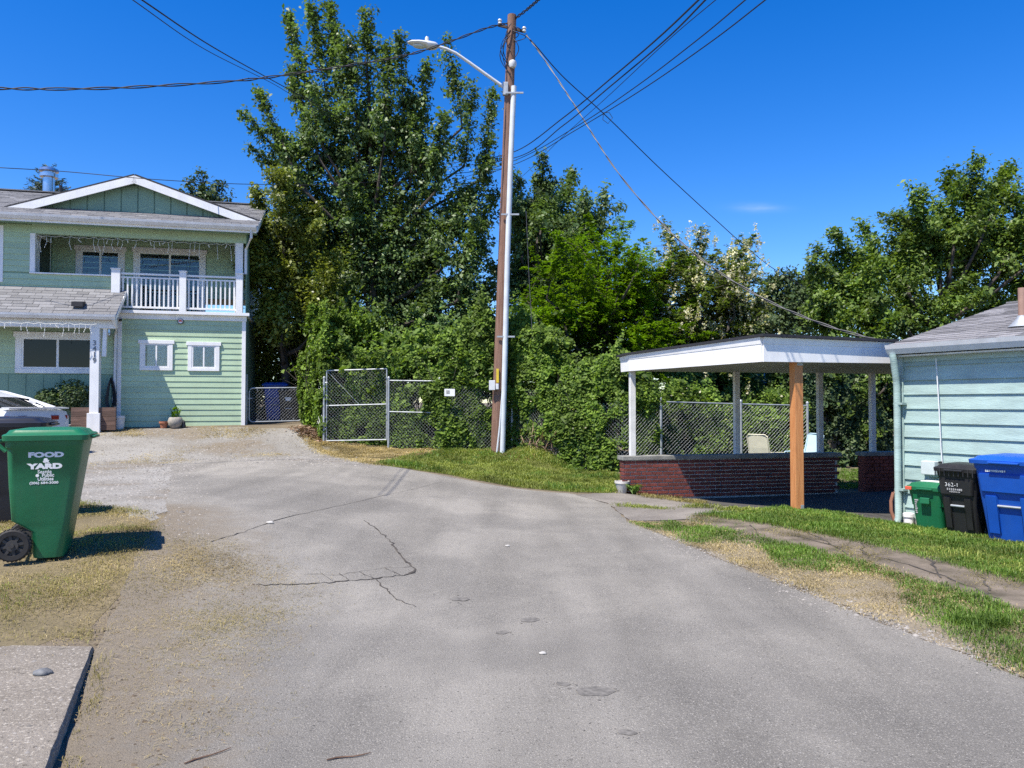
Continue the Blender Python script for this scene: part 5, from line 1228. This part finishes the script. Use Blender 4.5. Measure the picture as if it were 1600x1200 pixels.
# --- tall poplar left of the pole
pp_ = []
for tx, ty, sx, sy, r0, r1 in ((449,22,505,230,26,6),(484,4,525,215,30,8),(514,6,545,200,30,9),(572,14,580,190,30,9),(545,60,560,230,30,14),(603,70,600,230,28,12),(624,52,632,200,24,9),(668,95,655,230,22,9),(698,60,722,200,18,8),(738,130,725,260,22,10),(770,140,752,280,17,8),
    (403,140,468,290,20,6),(376,174,455,262,17,5),(388,228,455,285,18,6),(452,100,500,250,24,8),(426,200,480,300,22,8),(765,215,740,330,22,12),(650,150,640,290,34,20),(690,180,680,300,28,16)):
    pp_.append((sx, sy, tx, ty, r0, r1))
for tx, ty, sx, sy, r0, r1 in ((470,210,520,380,44,30),(520,170,540,350,46,32),(570,170,575,360,50,32),(620,190,610,370,48,32),(670,230,650,380,44,30),(725,290,690,420,40,28),(440,290,500,420,40,28),(480,320,530,450,44,34),(560,300,570,460,50,38),(620,300,615,470,50,36),(680,340,660,490,44,32),(745,350,715,470,32,24),(770,300,740,420,20,14),(770,430,725,520,26,18),(430,360,490,480,38,28),(520,420,550,540,46,40),(620,420,610,540,46,40),(690,440,665,540,40,34),(450,440,500,540,38,34),(760,490,720,560,26,22),(540,480,560,580,50,46),(620,480,625,580,50,46),(690,500,690,580,46,40),(480,480,500,580,42,40),(600,380,600,500,56,50),(540,360,550,480,52,46),(660,380,655,490,48,42),(730,430,715,540,34,30)):
    pp_.append((sx, sy, tx, ty, r0, r1))
tree('poplar_tree', 'tall poplar with upright plumes left of the utility pole', 590, 25.0, pp_, 165000, .118, 'poplar_leaf', 21, trunk_r=.15, trunk_top=(572, 90), droop=.8, up=.42, asp=.60)
# --- shorter poplar right of the pole
tree('poplar_tree', 'shorter poplar with pointed tips right of the utility pole', 850, 27.0, [(840,400,847,243,40,8),(870,410,893,268,34,9),(890,430,925,338,26,8),(815,400,808,262,26,10),(830,330,860,285,34,16),(850,480,850,330,54,40),(890,500,900,380,44,26),(820,490,810,330,40,26),(905,470,940,352,22,7),(860,560,870,430,60,50),(810,560,805,430,40,30),(920,520,930,400,30,18)]+fill(800, 920, 330, 480, 14, 26, 18, 7),
     52000, .122, 'poplar_leaf', 22, trunk_top=(850, 290), droop=.8, up=.42, asp=.60)
# --- brighter bushy tree against the house
tree('ash_tree', 'bushy yellowish green tree growing against the right end of the green house', 445, 22.7, [(430,450,402,300,36,14),(440,430,440,270,44,20),(450,470,480,330,46,26),(430,520,398,380,34,24),(440,540,440,420,48,38),(490,520,520,400,40,30)],
     36000, .10, 'ash_leaf', 23, trunk_top=(440, 330), droop=.5, up=.4)
# --- bright locust
tree('locust_tree', 'bright yellow-green feathery locust between the poplar and the carport', 930, 21.8, [(940,470,860,400,44,22),(940,470,900,372,46,22),(950,450,940,372,46,24),(955,430,975,345,26,8),(950,480,1010,400,46,26),(950,500,1040,440,44,26),(930,520,850,470,48,32),(930,540,910,460,56,44),(960,540,980,450,54,42),(900,570,840,540,42,34),(930,590,940,520,56,48),(1000,560,1030,510,46,36),(990,600,1010,560,50,40),(880,600,860,570,40,34)]+fill(850, 1040, 420, 580, 26, 28, 20, 6),
     150000, .080, 'locust_leaf', 24, trunk_top=(935, 400), mode='spray', asp=.38, tw=16, fat=1.35)
def blossom(t, PL, rr):
    Q = []
    for A, B, ra, rb in PL:
        for _ in range(int(9+rr.uniform(0, 14))):
            s = rr.uniform(.3, 1.05); c = np.array(A)+(np.array(B)-np.array(A))*s+rr.normal(0, 1, 3)*(ra+(rb-ra)*s)*.62; c[1] -= ra*.45
            n = 22; C = c+rr.normal(0, 1, (n, 3))*np.array([.035, .035, .085]); Q.append(leaves(C, .055, rr, up=.2, droop=.5, asp=.8))
    quads('blossom', np.concatenate(Q), 'blossom', t)
tree('white_locust_tree', 'locust tree hung with cream-white blossom behind the carport', 1090, 23.2, [(1060,450,1040,350,28,9),(1080,440,1098,352,24,9),(1090,460,1150,392,32,14),(1110,460,1176,372,22,8),(1110,480,1185,428,32,13),(1110,500,1190,470,34,18),(1080,500,1075,410,44,30),(1050,520,1030,410,36,24),(1110,540,1165,500,38,28),(1070,560,1085,490,44,36),(1130,560,1175,540,32,26),(1030,560,1020,480,36,30),(1120,600,1150,560,36,30)]+fill(1010, 1165, 425, 560, 26, 26, 18, 5),
     120000, .080, 'white_locust_leaf', 25, trunk_top=(1085, 420), mode='spray', asp=.38, tw=16, extra=blossom, fat=1.35)
# --- big tree behind the carport and teal house
tree('broadleaf_tree', 'large broad dark green tree towering behind the teal house roof', 1470, 22.0, [(1500,400,1526,246,44,9),(1490,390,1484,266,40,12),(1530,380,1578,258,38,8),(1460,410,1434,302,40,12),(1430,430,1398,338,40,14),(1400,450,1342,343,38,10),(1370,460,1301,360,36,9),(1350,470,1272,385,34,8),(1340,490,1268,408,34,12),(1540,400,1585,300,40,20),(1560,430,1610,315,46,22),(1510,420,1530,310,50,34),(1470,440,1470,340,52,36),(1420,460,1420,380,50,34),(1360,490,1340,410,46,34),(1330,520,1290,460,40,30),(1420,520,1400,440,54,46),(1500,500,1510,400,56,46),(1580,480,1590,390,52,44),(1370,560,1360,480,50,42),(1450,560,1450,480,56,48),(1300,540,1270,480,36,28),(1530,560,1560,470,54,48),(1600,420,1680,340,54,30),(1620,500,1700,420,60,40)],
     100000, .11, 'right_leaf', 26, trunk_r=.17, trunk_top=(1480, 340), droop=.5, up=.55, asp=.5)
tree('broadleaf_tree', 'low dark tree filling the shade behind the carport', 1330, 20.6, [(1330,600,1300,560,44,36),(1330,600,1350,550,48,40),(1380,610,1400,560,48,40),(1280,600,1255,570,34,28),(1330,650,1330,600,50,44),(1390,660,1400,620,46,40),(1440,600,1460,560,44,40)],
     26000, .110, 'right_leaf', 27, trunk_r=.10, trunk_top=(1335, 570), up=.4, group=None)
tree('distant_tree', 'dark distant tree low on the skyline between locust and big tree', 1230, 34, [(1230,500,1235,425,30,14),(1230,500,1205,440,28,14),(1240,500,1265,425,28,14),(1210,530,1190,470,30,24),(1250,530,1280,460,30,24),(1230,540,1230,480,34,28),(1180,540,1160,480,26,20)],
     20000, .15, 'far_and_shade_leaf', 28, trunk_r=.16, trunk_top=(1232, 460))
tree('distant_tree', 'tree top showing over the right end of the green house roof', 318, 37, [(318,380,316,266,14,6),(318,340,292,282,17,9),(320,340,345,285,17,9),(318,360,280,300,15,9),(320,360,362,305,14,8),(318,380,312,310,28,22),(330,390,350,330,20,16)],
     8500, .15, 'far_and_shade_leaf', 29, trunk_r=.14, trunk_top=(318, 290))
# conifer behind the flue: stiff whorled shoots
B0 = at(76, 640, 36); B0 = Vector((B0.x, B0.y, h(B0.x, B0.y))); t = thing('pine_tree', 'conifer tip poking up behind the metal chimney flue', 'tree', B0); rr = np.random.default_rng(31); b = BM()
tp = at(76, 262, 36)-B0; tube(b, [Vector((0,0,-.3)), tp], [.2, .02], 8); Q = []
for i in range(90):
    f = rr.uniform(0, 1)**.6; z0 = tp*(1-.22*f); a = rr.uniform(0, 2*math.pi); L = .35+1.25*f*rr.uniform(.6, 1); e = z0+Vector((math.cos(a)*L, math.sin(a)*L, .15+.25*L)); tube(b, [z0, e], [.02, .006], 4)
    C = np.array([z0.lerp(e, q) for q in rr.uniform(.3, 1, 30)])+rr.normal(0, .05, (30, 3)); Q.append(leaves(C, .20, rr, dirs=np.tile(np.array(e-z0)/L, (30, 1))+rr.normal(0, .5, (30, 3)), asp=.16))
ob('trunk', b, 'bark', t); quads('crown', np.concatenate(Q), 'pine_leaf', t)

# --- bramble hedges: trifoliate leaves over a lumpy front, canes inside
def hedge(name, label, line, tops, n, m, seed, depth=1.3, size=.095, front=.10, flowers=0, cat='hedge', low=0.0, cut=None):
    """line: base points (front foot); tops: heights above base at each point"""
    rr = np.random.default_rng(seed); P = np.array([tuple(p) for p in line]); seg = np.linalg.norm(np.diff(P[:,:2], axis=0), axis=1); cum = np.r_[0, np.cumsum(seg)]; Lt = cum[-1]
    o0 = P[0]; t = thing(name, label, cat, tuple(o0))
    s = rr.uniform(0, Lt, n); bx_ = np.interp(s, cum, P[:,0]); by_ = np.interp(s, cum, P[:,1]); bz = np.interp(s, cum, P[:,2]); tp_ = np.interp(s, cum, tops)
    tg = np.array([np.interp(s+.1, cum, P[:,0])-np.interp(s-.1, cum, P[:,0]), np.interp(s+.1, cum, P[:,1])-np.interp(s-.1, cum, P[:,1])]).T; tg /= np.linalg.norm(tg, axis=1, keepdims=True)+1e-9; nrm = np.c_[tg[:,1], -tg[:,0]]
    ph = rr.uniform(0, 6, 8)
    lump = lambda s, v: .5*np.sin(1.7*s+ph[0]+1.1*np.sin(1.3*v+ph[1]))+.35*np.sin(3.9*s+2.2*v+ph[2])+.3*np.sin(5.1*v-2.3*s+ph[3])+.2*np.sin(9*s+ph[4])*np.sin(7*v+ph[5])
    topv = tp_*(1+.10*np.sin(1.1*s+ph[6])+.08*np.sin(2.9*s+ph[7])+.06*np.sin(7.3*s+ph[2])+.05*np.sin(15*s+ph[4]))*(1+np.where(rr.uniform(0,1,n)<.12, np.abs(rr.normal(0,.10,n)), 0))
    ontop = rr.uniform(0, 1, n) < .22
    v = np.where(ontop, topv*rr.uniform(.78, 1.03, n), low+(topv-low)*rr.uniform(0, 1, n)**.9)
    dep = np.where(ontop, rr.uniform(0, depth, n), np.abs(rr.normal(0, .16, n))+(rr.uniform(0, 1, n) < .2)*rr.uniform(0, .5, n))
    front = np.interp(s, cum, front) if np.ndim(front) else front
    off = front-dep-.10*lump(s, v)*1.2-.55*np.clip(v/topv-.72, 0, 1)**1.3*2.2*depth*.6
    gap = lump(s*1.7+3, v*1.5+1)
    keep = gap > -.55
    if cut is not None: keep &= cut(s, v, rr)
    C = np.c_[bx_+nrm[:,0]*off, by_+nrm[:,1]*off, bz+v][keep]-o0; nk = len(C); N2 = nrm[keep]
    V = []
    rot = rr.uniform(0, 2*math.pi, nk); szv = rr.lognormal(-.1, .33, (nk, 1))
    for j in range(3):
        d = np.c_[N2*.4, np.full(nk, -.25)]; a = rot+j*2.09
        dirs = np.c_[np.cos(a)*N2[:,1]*-1, np.cos(a)*N2[:,0], np.sin(a)]*1.0+d*.3
        off_ = dirs*size*.45; nr = np.c_[N2, np.full(nk, .8)]*1.0
        Cj = C+off_; rn = nr+rr.normal(0, .55, (nk, 3)); rn /= np.linalg.norm(rn, axis=1, keepdims=True)
        dd = dirs-(dirs*rn).sum(1, keepdims=True)*rn; dd /= np.linalg.norm(dd, axis=1, keepdims=True)+1e-9; sd = np.cross(rn, dd); L = size*szv; w_ = L*.7
        V.append(np.stack([Cj-dd*L*.5, Cj-sd*w_*.5+rn*L*.1, Cj+dd*L*.5, Cj+sd*w_*.5+rn*L*.1], 1))
    quads('foliage', np.concatenate(V), m, t)
    Sh = []; Sd = []                                     # arching shoots that break the outline
    bs = BM()
    for _ in range(int(Lt*7)):
        q = rr.uniform(0, Lt); x, y, z, tpq = (np.interp(q, cum, P[:,0]), np.interp(q, cum, P[:,1]), np.interp(q, cum, P[:,2]), np.interp(q, cum, tops))
        A = np.array([x, y+rr.uniform(-.1, .9)*.6, z+tpq*rr.uniform(.55, 1.0)])-o0; D = np.array([rr.normal(0, .7), -rr.uniform(0, .7), rr.uniform(.2, 1.1)]); D /= np.linalg.norm(D); L_ = rr.uniform(.35, .95)
        us = np.linspace(0, 1, 9); pts_ = A+D*(us*L_)[:,None]; pts_[:,2] -= us**2*L_*.45; tube(bs, [Vector(p_) for p_ in pts_[::2]], [.006,.005,.004,.003,.002], 4)
        for p_ in pts_[1:]: Sh.extend(p_+rr.normal(0, .05, (4, 3)))
    ob('shoot', bs, 'bark', t, kind='stuff'); V.append(leaves(np.array(Sh), size*.95, rr, up=.7, asp=.68))
    quads('shoot_leaves', V.pop(), m, t)
    b = BM()
    for _ in range(int(Lt*16)):
        q = rr.uniform(0, Lt); x, y, z, tpq = (np.interp(q, cum, P[:,0]), np.interp(q, cum, P[:,1]), np.interp(q, cum, P[:,2]), np.interp(q, cum, tops))
        y += .25+rr.uniform(0, .6); A = Vector((x, y, z-.1))-Vector(o0); e = A+Vector((rr.uniform(-.9, .9), rr.uniform(-.5, .3), tpq*rr.uniform(.5, .95))); mid = A.lerp(e, .55)+Vector((rr.uniform(-.3,.3), 0, .3)); tube(b, [A, mid, e], [.012, .009, .004], 4)
    ob('cane', b, 'bark', t, kind='stuff')
    if flowers:
        idx_ = rr.integers(0, nk, flowers); Cf = C[idx_]+np.c_[N2[idx_]*.05, np.full(flowers, .03)]; quads('blossom', leaves(Cf, .045, rr, up=.4, asp=.9), 'blossom', t)
    return t
def hp_(px, Y): return base(px, Y)
hedge('bramble_hedge', 'dense bramble hedge behind the tall gate, left of the pole', [hp_(476, 21.6), hp_(507, 20.0), hp_(525, 20.0), hp_(607, 19.78), hp_(690, 19.38), hp_(770, 19.38)], [2.9, 2.9, 2.9, 2.8, 2.9, 3.0], 28000, 'bramble_leaf', 41, depth=1.6, size=.10, front=[.14, .14, -.12, -.10, .10, .12], flowers=120)
hedge('bramble_hedge', 'bramble hedge sprawling over the fence right of the pole', [hp_(775, 19.4), hp_(830, 19.1), hp_(905, 18.4), hp_(975, 17.95), hp_(1030, 18.15)], [2.9, 2.8, 2.7, 2.6, 2.4], 21000, 'bramble_leaf', 42, depth=1.4, size=.095, front=[.12, .12, .14, .12, .05], flowers=140, cut=lambda s, v, rr: (v > .75) | (rr.uniform(0, 1, len(s)) < .6))
hedge('bramble_thicket', 'sunlit bramble thicket behind the fence seen through the carport', [hp_(1030, 19.0), hp_(1110, 19.2), hp_(1200, 19.4), hp_(1262, 19.5)], [1.7, 1.8, 1.6, 1.9], 9500, 'bramble_leaf', 43, depth=1.2, size=.085, front=.1, flowers=420)
hedge('bramble_thicket', 'thicket in shade-darkened leaf colour behind the fence at the far end of the carport', [hp_(1255, 19.5), hp_(1340, 19.9), hp_(1440, 20.2)], [2.6, 2.5, 2.6], 9500, 'far_and_shade_leaf', 44, depth=1.0, size=.10, front=.05)  # shade under the big tree is put into the darker leaf colour
hedge('shade_shrub', 'shaded shrubs behind the low gate and its carts', [hp_(388, 24.2), hp_(430, 24.2), hp_(480, 23.0)], [3.0, 3.0, 3.0], 6500, 'ash_leaf', 45, depth=1.4, size=.10, front=.1)
hedge('background_thicket', 'dark leafy thicket under the locust trees behind the brambles', [hp_(470, 23.4), hp_(560, 22.8), hp_(700, 22.5), hp_(800, 22.3), hp_(900, 21.6), hp_(1000, 21.6), hp_(1120, 22.2), hp_(1240, 22.6)], [2.6, 2.7, 2.7, 2.7, 2.6, 2.7, 2.7, 2.5], 26000, 'shrub_leaf', 46, depth=1.6, size=.12, front=.1)
# dried weeds leaning on the fence right of the pole
p = base(862, 18.85); t = thing('dry_weeds', 'patch of dry brown weed stalks at the fence right of the pole', 'weeds', p); rr = np.random.default_rng(48)
n = 420; C = np.c_[rr.normal(0, .32, n), rr.normal(0, .12, n), rr.uniform(.02, .62, n)]; dirs = np.c_[rr.normal(.25, .35, n), rr.normal(0, .3, n), np.full(n, 1.)]
quads('stalk', leaves(C, .30, rr, up=0, dirs=dirs, asp=.05), 'dead_leaf', t, kind='stuff')

# ================================================================== grass, straw, pebbles
def in_poly(x, y, poly):
    c = np.zeros(len(x), bool); n = len(poly); j = n-1
    for i in range(n):
        xi, yi, xj, yj = poly[i][0], poly[i][1], poly[j][0], poly[j][1]
        with np.errstate(divide='ignore', invalid='ignore'): c ^= ((yi > y) != (yj > y)) & (x < (xj-xi)*(y-yi)/(yj-yi+1e-12)+xi)
        j = i
    return c
def vnoise(x, y, s, seed):
    r_ = np.random.default_rng(seed); out = np.zeros(len(x))
    for k in range(7): a = r_.uniform(0, 2*math.pi); f = s*r_.uniform(.6, 2.4); out += np.sin((x*math.cos(a)+y*math.sin(a))*f+r_.uniform(0, 6.3))
    return out/3.0
def scatter(poly, n, rr, edge=.0):
    P = np.array([(p[0], p[1]) for p in poly]); lo, hi = P.min(0)-edge, P.max(0)+edge; area = 0; X = []; Y = []; got = 0
    while got < n:
        x, y = rr.uniform(lo[0], hi[0], n), rr.uniform(lo[1], hi[1], n); k = in_poly(x+rr.normal(0, edge, n) if edge else x, y+rr.normal(0, edge, n) if edge else y, P)
        X.append(x[k]); Y.append(y[k]); got += k.sum()
        if k.sum() == 0: break
    return np.concatenate(X)[:n], np.concatenate(Y)[:n]
def grass(name, label, poly, n, hgt, m, seed, wid=.006, lean=.5, keep=None, edge=.06, dz=.012, flatn=0.0, view=True, cat='grass'):
    rr = np.random.default_rng(seed); x, y = scatter(poly, n, rr, edge)
    if keep is not None: k = keep(x, y, rr); x, y = x[k], y[k]
    if view: k = (np.abs(x) < y*.70+.6) & (y > 1.5); x, y = x[k], y[k]
    n = len(x); z = H(x, y)+dz-.004; hh = hgt*rr.uniform(.45, 1.25, n)*(1+.45*vnoise(x, y, 3.0, seed+1)+.4*vnoise(x, y, 11.0, seed+2)).clip(.25, 2.3)
    a = rr.uniform(0, 2*math.pi, n); ln = rr.uniform(.1, 1, n)*lean; d = np.c_[np.cos(a), np.sin(a)]
    s = np.c_[-d[:,1], d[:,0]]; w_ = wid*rr.uniform(.6, 1.4, n)*(1+y*.045)
    B_ = np.c_[x, y, z]; mid = B_+np.c_[d*(ln*hh*.35)[:,None], hh*(.62-.3*flatn)]; tip = B_+np.c_[d*(ln*hh*1.1)[:,None], hh*(1-.35*ln)*(1-flatn)]
    S3 = np.c_[s*w_[:,None]*.5, np.zeros(n)]
    V = np.stack([B_-S3, B_+S3, mid+S3*.8, tip], 1); V2 = np.stack([B_-S3, mid+S3*.8, tip, mid-S3*.8], 1)
    return quads(name, V2 if n > 0 else V, m, kind='stuff', label=label, cat=cat)
rr = np.random.default_rng(50)
grass('lawn_grass', 'mown green lawn in front of the teal house', lawn_poly, 105000, .050, 'grass_green', 51, wid=.0062, lean=.9, edge=.05)
grass('lawn_grass', 'paler blades through the lawn by the teal house', lawn_poly, 26000, .046, 'grass_bank', 52, wid=.006, lean=1.0)
grass('verge_grass', 'green tufts in the strip between road and walkway', strip_poly, 52000, .046, 'grass_green', 53, keep=lambda x, y, r_: vnoise(x, y, 2.1, 5)+r_.normal(0, .25, len(x))*.7+1.3*np.clip((x-np.interp(y, [3,4.8,7.5,10.5], [4.5,3.95,2.95,1.95]))*1.2, -1, 1) > -.15, lean=1.0)
grass('verge_straw', 'dry yellow grass in the strip between road and walkway', strip_poly, 46000, .036, 'grass_dry', 54, wid=.006, lean=1.4, flatn=.4, keep=lambda x, y, r_: vnoise(x, y, 1.6, 6)+r_.normal(0, .5, len(x)) > -.35)
grass('bank_grass', 'green grass bank below the utility pole', bank_poly, 60000, .075, 'grass_bank', 55, wid=.008, lean=.9, edge=.08)
grass('bank_grass', 'brighter blades on the grass bank below the pole', bank_poly, 22000, .085, 'grass_green', 56, wid=.008, lean=.9, edge=.05, keep=lambda x, y, r_: vnoise(x, y, 1.3, 8) > -.2)
dry_poly = GP([(470,676),(520,692),(620,700),(700,703),(860,698),(830,718),(740,716),(640,724),(590,728),(540,716),(480,690)])
grass('bank_straw', 'straw-coloured cut grass along the foot of the hedge', dry_poly, 60000, .055, 'grass_dry', 57, wid=.009, lean=1.6, flatn=.45, edge=.15)
dry2 = GP([(95,669),(385,668),(470,676),(470,690),(300,684),(130,680)])
grass('drive_straw', 'dry leaf litter along the foot of the green house', dry2, 9000, .035, 'grass_dry', 58, wid=.010, lean=1.8, flatn=.6, edge=.12, keep=lambda x, y, r_: vnoise(x, y, 2.5, 3)+r_.normal(0, .5, len(x)) > .1)
dry3 = GP([(130,708),(300,700),(420,700),(470,712),(280,722),(130,740)])
grass('drive_straw', 'dry yellow weeds across the gravel drive', dry3, 9000, .03, 'grass_dry', 59, wid=.009, lean=1.8, flatn=.6, edge=.2, keep=lambda x, y, r_: vnoise(x, y, 1.8, 4)+r_.normal(0, .4, len(x)) > .45)
grass('worn_grass', 'short olive grass around the nearest green cart', left_poly, 60000, .027, 'grass_olive', 60, wid=.0045, lean=1.3, flatn=.25, keep=lambda x, y, r_: vnoise(x, y, 2.4, 9)+r_.normal(0, .4, len(x)) > -.6)
grass('worn_grass', 'greener tufts in the worn grass by the nearest cart', left_poly, 12000, .036, 'grass_bank', 61, wid=.0045, lean=1.0, keep=lambda x, y, r_: vnoise(x, y, 2.4, 9) > .1)
grass('worn_straw', 'dry straw blades in the worn grass by the nearest cart', left_poly, 22000, .03, 'grass_dry', 67, wid=.004, lean=1.6, flatn=.5, keep=lambda x, y, r_: vnoise(x, y, 3.0, 15)+r_.normal(0, .5, len(x)) > .0)
clip_poly = GP([(150,1010),(185,930),(240,850),(330,850),(430,890),(420,930),(360,1000),(330,1100),(330,1200),(120,1200)])
grass('clippings', 'straw clippings strewn over the dirty road edge', clip_poly, 34000, .030, 'grass_dry', 62, wid=.0028, lean=2.0, flatn=.85, dz=.012, edge=.25, keep=lambda x, y, r_: (vnoise(x, y, 2.0, 12)+r_.normal(0, .5, len(x)) > .15) & (r_.uniform(0, 1, len(x)) < np.interp(y, [3, 4.5, 6, 8], [.18, .4, .9, .7])))
grass('clippings', 'olive clippings strewn over the dirty road edge', clip_poly, 30000, .026, 'grass_olive', 63, wid=.003, lean=1.9, flatn=.85, dz=.012, edge=.25, keep=lambda x, y, r_: (vnoise(x, y, 2.0, 13)+r_.normal(0, .5, len(x)) > .1) & (r_.uniform(0, 1, len(x)) < np.interp(y, [3, 4.5, 6, 8], [.10, .35, .9, .7])))
se = [np.array(p.xy) for p in (sl[5], sl[0], sl[1])]; sep = [se[0]+[.03,.02], se[1]+[.03,.02], se[2]+[.03,.02], se[2]+[.12,.06], se[1]+[.10,.03], se[0]+[.10,.02]]
grass('slab_edge_weeds', 'small dry weeds along the edge of the concrete slab', sep, 900, .045, 'grass_olive', 76, wid=.004, lean=1.2, dz=.006, edge=.015, keep=lambda x, y, r_: vnoise(x, y, 5.0, 19)+r_.normal(0, .3, len(x)) > .25)
crackp = GP([(955,792),(1010,792),(1090,794),(1150,796),(1180,800),(1120,800),(1040,797)])
grass('joint_weeds', 'weeds in the joint across the carport driveway', crackp, 4200, .06, 'grass_bank', 64, wid=.008, lean=1.0, dz=.014, keep=lambda x, y, r_: vnoise(x, y, 4.0, 14)+r_.normal(0, .3, len(x)) > -.1)
wallp = GP([(1000,773),(1060,779),(1100,786),(1100,790),(1040,782),(1000,778)])
grass('joint_weeds', 'dry weeds along the foot of the brick wall', wallp, 2200, .05, 'grass_olive', 65, wid=.008, lean=1.2, dz=.014)
backp = [CO+CW*(xb-2.5)-CN*.3, CO+CW*(xb+3.2)-CN*.3, CO+CW*(xb+3.2)-CN*3.2, CO+CW*(xb-2.5)-CN*3.2]
grass('back_lawn', 'sunny patch of lawn seen through the carport opening', backp, 30000, .06, 'grass_green', 66, wid=.010, lean=.9)
grass('path_weeds', 'dry weeds spreading over the old walkway', path_poly, 15000, .03, 'grass_olive', 68, wid=.005, lean=1.5, flatn=.4, dz=.014, keep=lambda x, y, r_: vnoise(x, y, 2.6, 16)+r_.normal(0, .35, len(x)) > .55)
grass('path_weeds', 'green tufts growing in breaks of the old walkway', path_poly, 9000, .042, 'grass_green', 69, wid=.005, lean=1.0, dz=.014, keep=lambda x, y, r_: vnoise(x, y, 2.2, 17)+r_.normal(0, .2, len(x)) > .85)
tuft = g(1530, 978); tp_ = [(tuft.x+.22*math.cos(a), tuft.y+.16*math.sin(a)) for a in np.linspace(0, 6.283, 10)[:-1]]
grass('grass_tuft', 'round bright green tuft in the dry strip at the right', tp_, 1400, .075, 'grass_green', 70, wid=.006, lean=1.0, edge=.03)
# leaf litter under the short fence panel
lp = GP([(455,668),(500,672),(520,690),(500,694),(470,680)])
x, y = scatter(lp, 900, rr, .12); C = np.c_[x, y, H(x, y)+.02+rr.uniform(0, .02, len(x))]; quads('leaf_litter', leaves(C, .07, rr, up=2.0, asp=.6), 'dead_leaf', kind='stuff', label='fallen dead leaves under the ivy-grown fence panel', cat='leaves')
# loose stones on the gravel, the road edge and the drive
def pebbles(name, label, poly, n, r0, seed, dz, keep=None, jit=.1, m='pebble'):
    rr = np.random.default_rng(seed); x, y = scatter(poly, n, rr, jit)
    if keep is not None: k = keep(x, y, rr); x, y = x[k], y[k]
    k = (np.abs(x) < y*.70+.4) & (y > 2); x, y = x[k], y[k]; n = len(x); z = H(x, y)+dz; r_ = r0*rr.lognormal(0, .45, n)*(1+y*.02); a = rr.uniform(0, 6.3, n)
    oct_ = np.array([(1,0,0),(0,1,0),(-1,0,0),(0,-1,0)]); Vs = []
    cs, sn = np.cos(a), np.sin(a); C = np.c_[x, y, z]
    ring_ = [C+np.c_[(cs*o[0]-sn*o[1])*r_, (sn*o[0]+cs*o[1])*r_*.75, np.zeros(n)] for o in oct_]; top_ = C+np.c_[rr.normal(0, .2, n)*r_, rr.normal(0, .2, n)*r_, r_*.6]
    me = bpy.data.meshes.new(name); V = np.stack(ring_+[top_], 1).reshape(-1, 3); b0 = np.arange(n)*5
    F = np.concatenate([np.stack([b0+i, b0+(i+1)%4, b0+4], 1) for i in range(4)])
    me.vertices.add(len(V)); me.vertices.foreach_set('co', V.astype(np.float32).ravel()); me.loops.add(F.size); me.loops.foreach_set('vertex_index', F.astype(np.int32).ravel()); me.polygons.add(len(F)); me.polygons.foreach_set('loop_start', np.arange(0, F.size, 3, dtype=np.int32)); me.update(calc_edges=True)
    return link(name, me, m, kind='stuff', label=label, cat='stones')
pebbles('gravel_stones', 'loose grey gravel on the drive up to the green house', gravel_poly, 16000, .0085, 71, .002)
pebbles('gravel_stones', 'loose gravel along the right edge of the road', GP([(990,825),(1100,862),(1300,938),(1600,1050),(1600,1085),(1300,958),(1100,880)]), 9000, .0055, 72, .004, keep=lambda x, y, r_: vnoise(x, y, 2, 4)+r_.normal(0, .5, len(x)) > -.2)
pebbles('gravel_stones', 'loose gravel spilling onto the road from the drive', GP([(250,712),(420,716),(600,724),(600,736),(400,728),(310,732),(315,800),(330,840),(250,840)]), 4200, .0075, 77, .006, keep=lambda x, y, r_: vnoise(x, y, 2.5, 20)+r_.normal(0, .5, len(x)) > -.1)
pebbles('grit', 'small grit scattered over the asphalt road', road_poly, 1500, .0034, 73, .006)
pebbles('soil_clods', 'crumbs of brown soil on the dirty road edge', clip_poly, 5200, .0062, 75, .004, keep=lambda x, y, r_: vnoise(x, y, 2.3, 18)+r_.normal(0, .6, len(x)) > .1, m='clod')
pebbles('slab_stones', 'fine pebbles set in the concrete slab', [(p.x+(slab_c.x-p.x)*.04, p.y+(slab_c.y-p.y)*.04) for p in sl], 9000, .005, 74, 0, jit=0)
o = bpy.data.objects['slab_stones']; co = np.zeros(len(o.data.vertices)*3, np.float32); o.data.vertices.foreach_get('co', co); co = co.reshape(-1, 3); co[:,2] += ztop-.0015-H(co[:,0], co[:,1]); o.data.vertices.foreach_set('co', co.ravel()); o.data.update()
# a few twigs and single stones lying on the road
for px, py, L, a, lb in ((545,1192,.20,.35,'short brown twig at the bottom edge of the road'), (325,1190,.22,.8,'thin brown stick on the dirt near the slab')):
    p = g(px, py); b = BM(); pts = [Vector((math.cos(a)*L*(s_-.5), math.sin(a)*L*(s_-.5)+.008*math.sin(s_*7), .006)) for s_ in np.linspace(0, 1, 6)]; tube(b, pts, [.003,.004,.0035,.003,.003,.0015], 6); o = ob('stick', b, 'twig', label=lb, cat='stick'); o.location = (p.x, p.y, h(p.x, p.y)+.008)
for px, py, r_, lb in ((422,819,.030,'pale stone on the road seam'), (793,855,.020,'small pale stone on the middle of the road'), (848,1025,.018,'cream pebble on the near road')):
    p = g(px, py); b = BM(); bmesh.ops.create_icosphere(b, subdivisions=2, radius=1)
    for v in b.verts: v.co = Vector((v.co.x*r_*1.4, v.co.y*r_, (v.co.z+.6)*r_*.55))*(1+.1*math.sin(v.co.x*4+v.co.y*3))
    o = ob('pebble', b, 'concrete', smooth=True, label=lb, cat='stone'); o.location = (p.x, p.y, h(p.x, p.y)+.008)
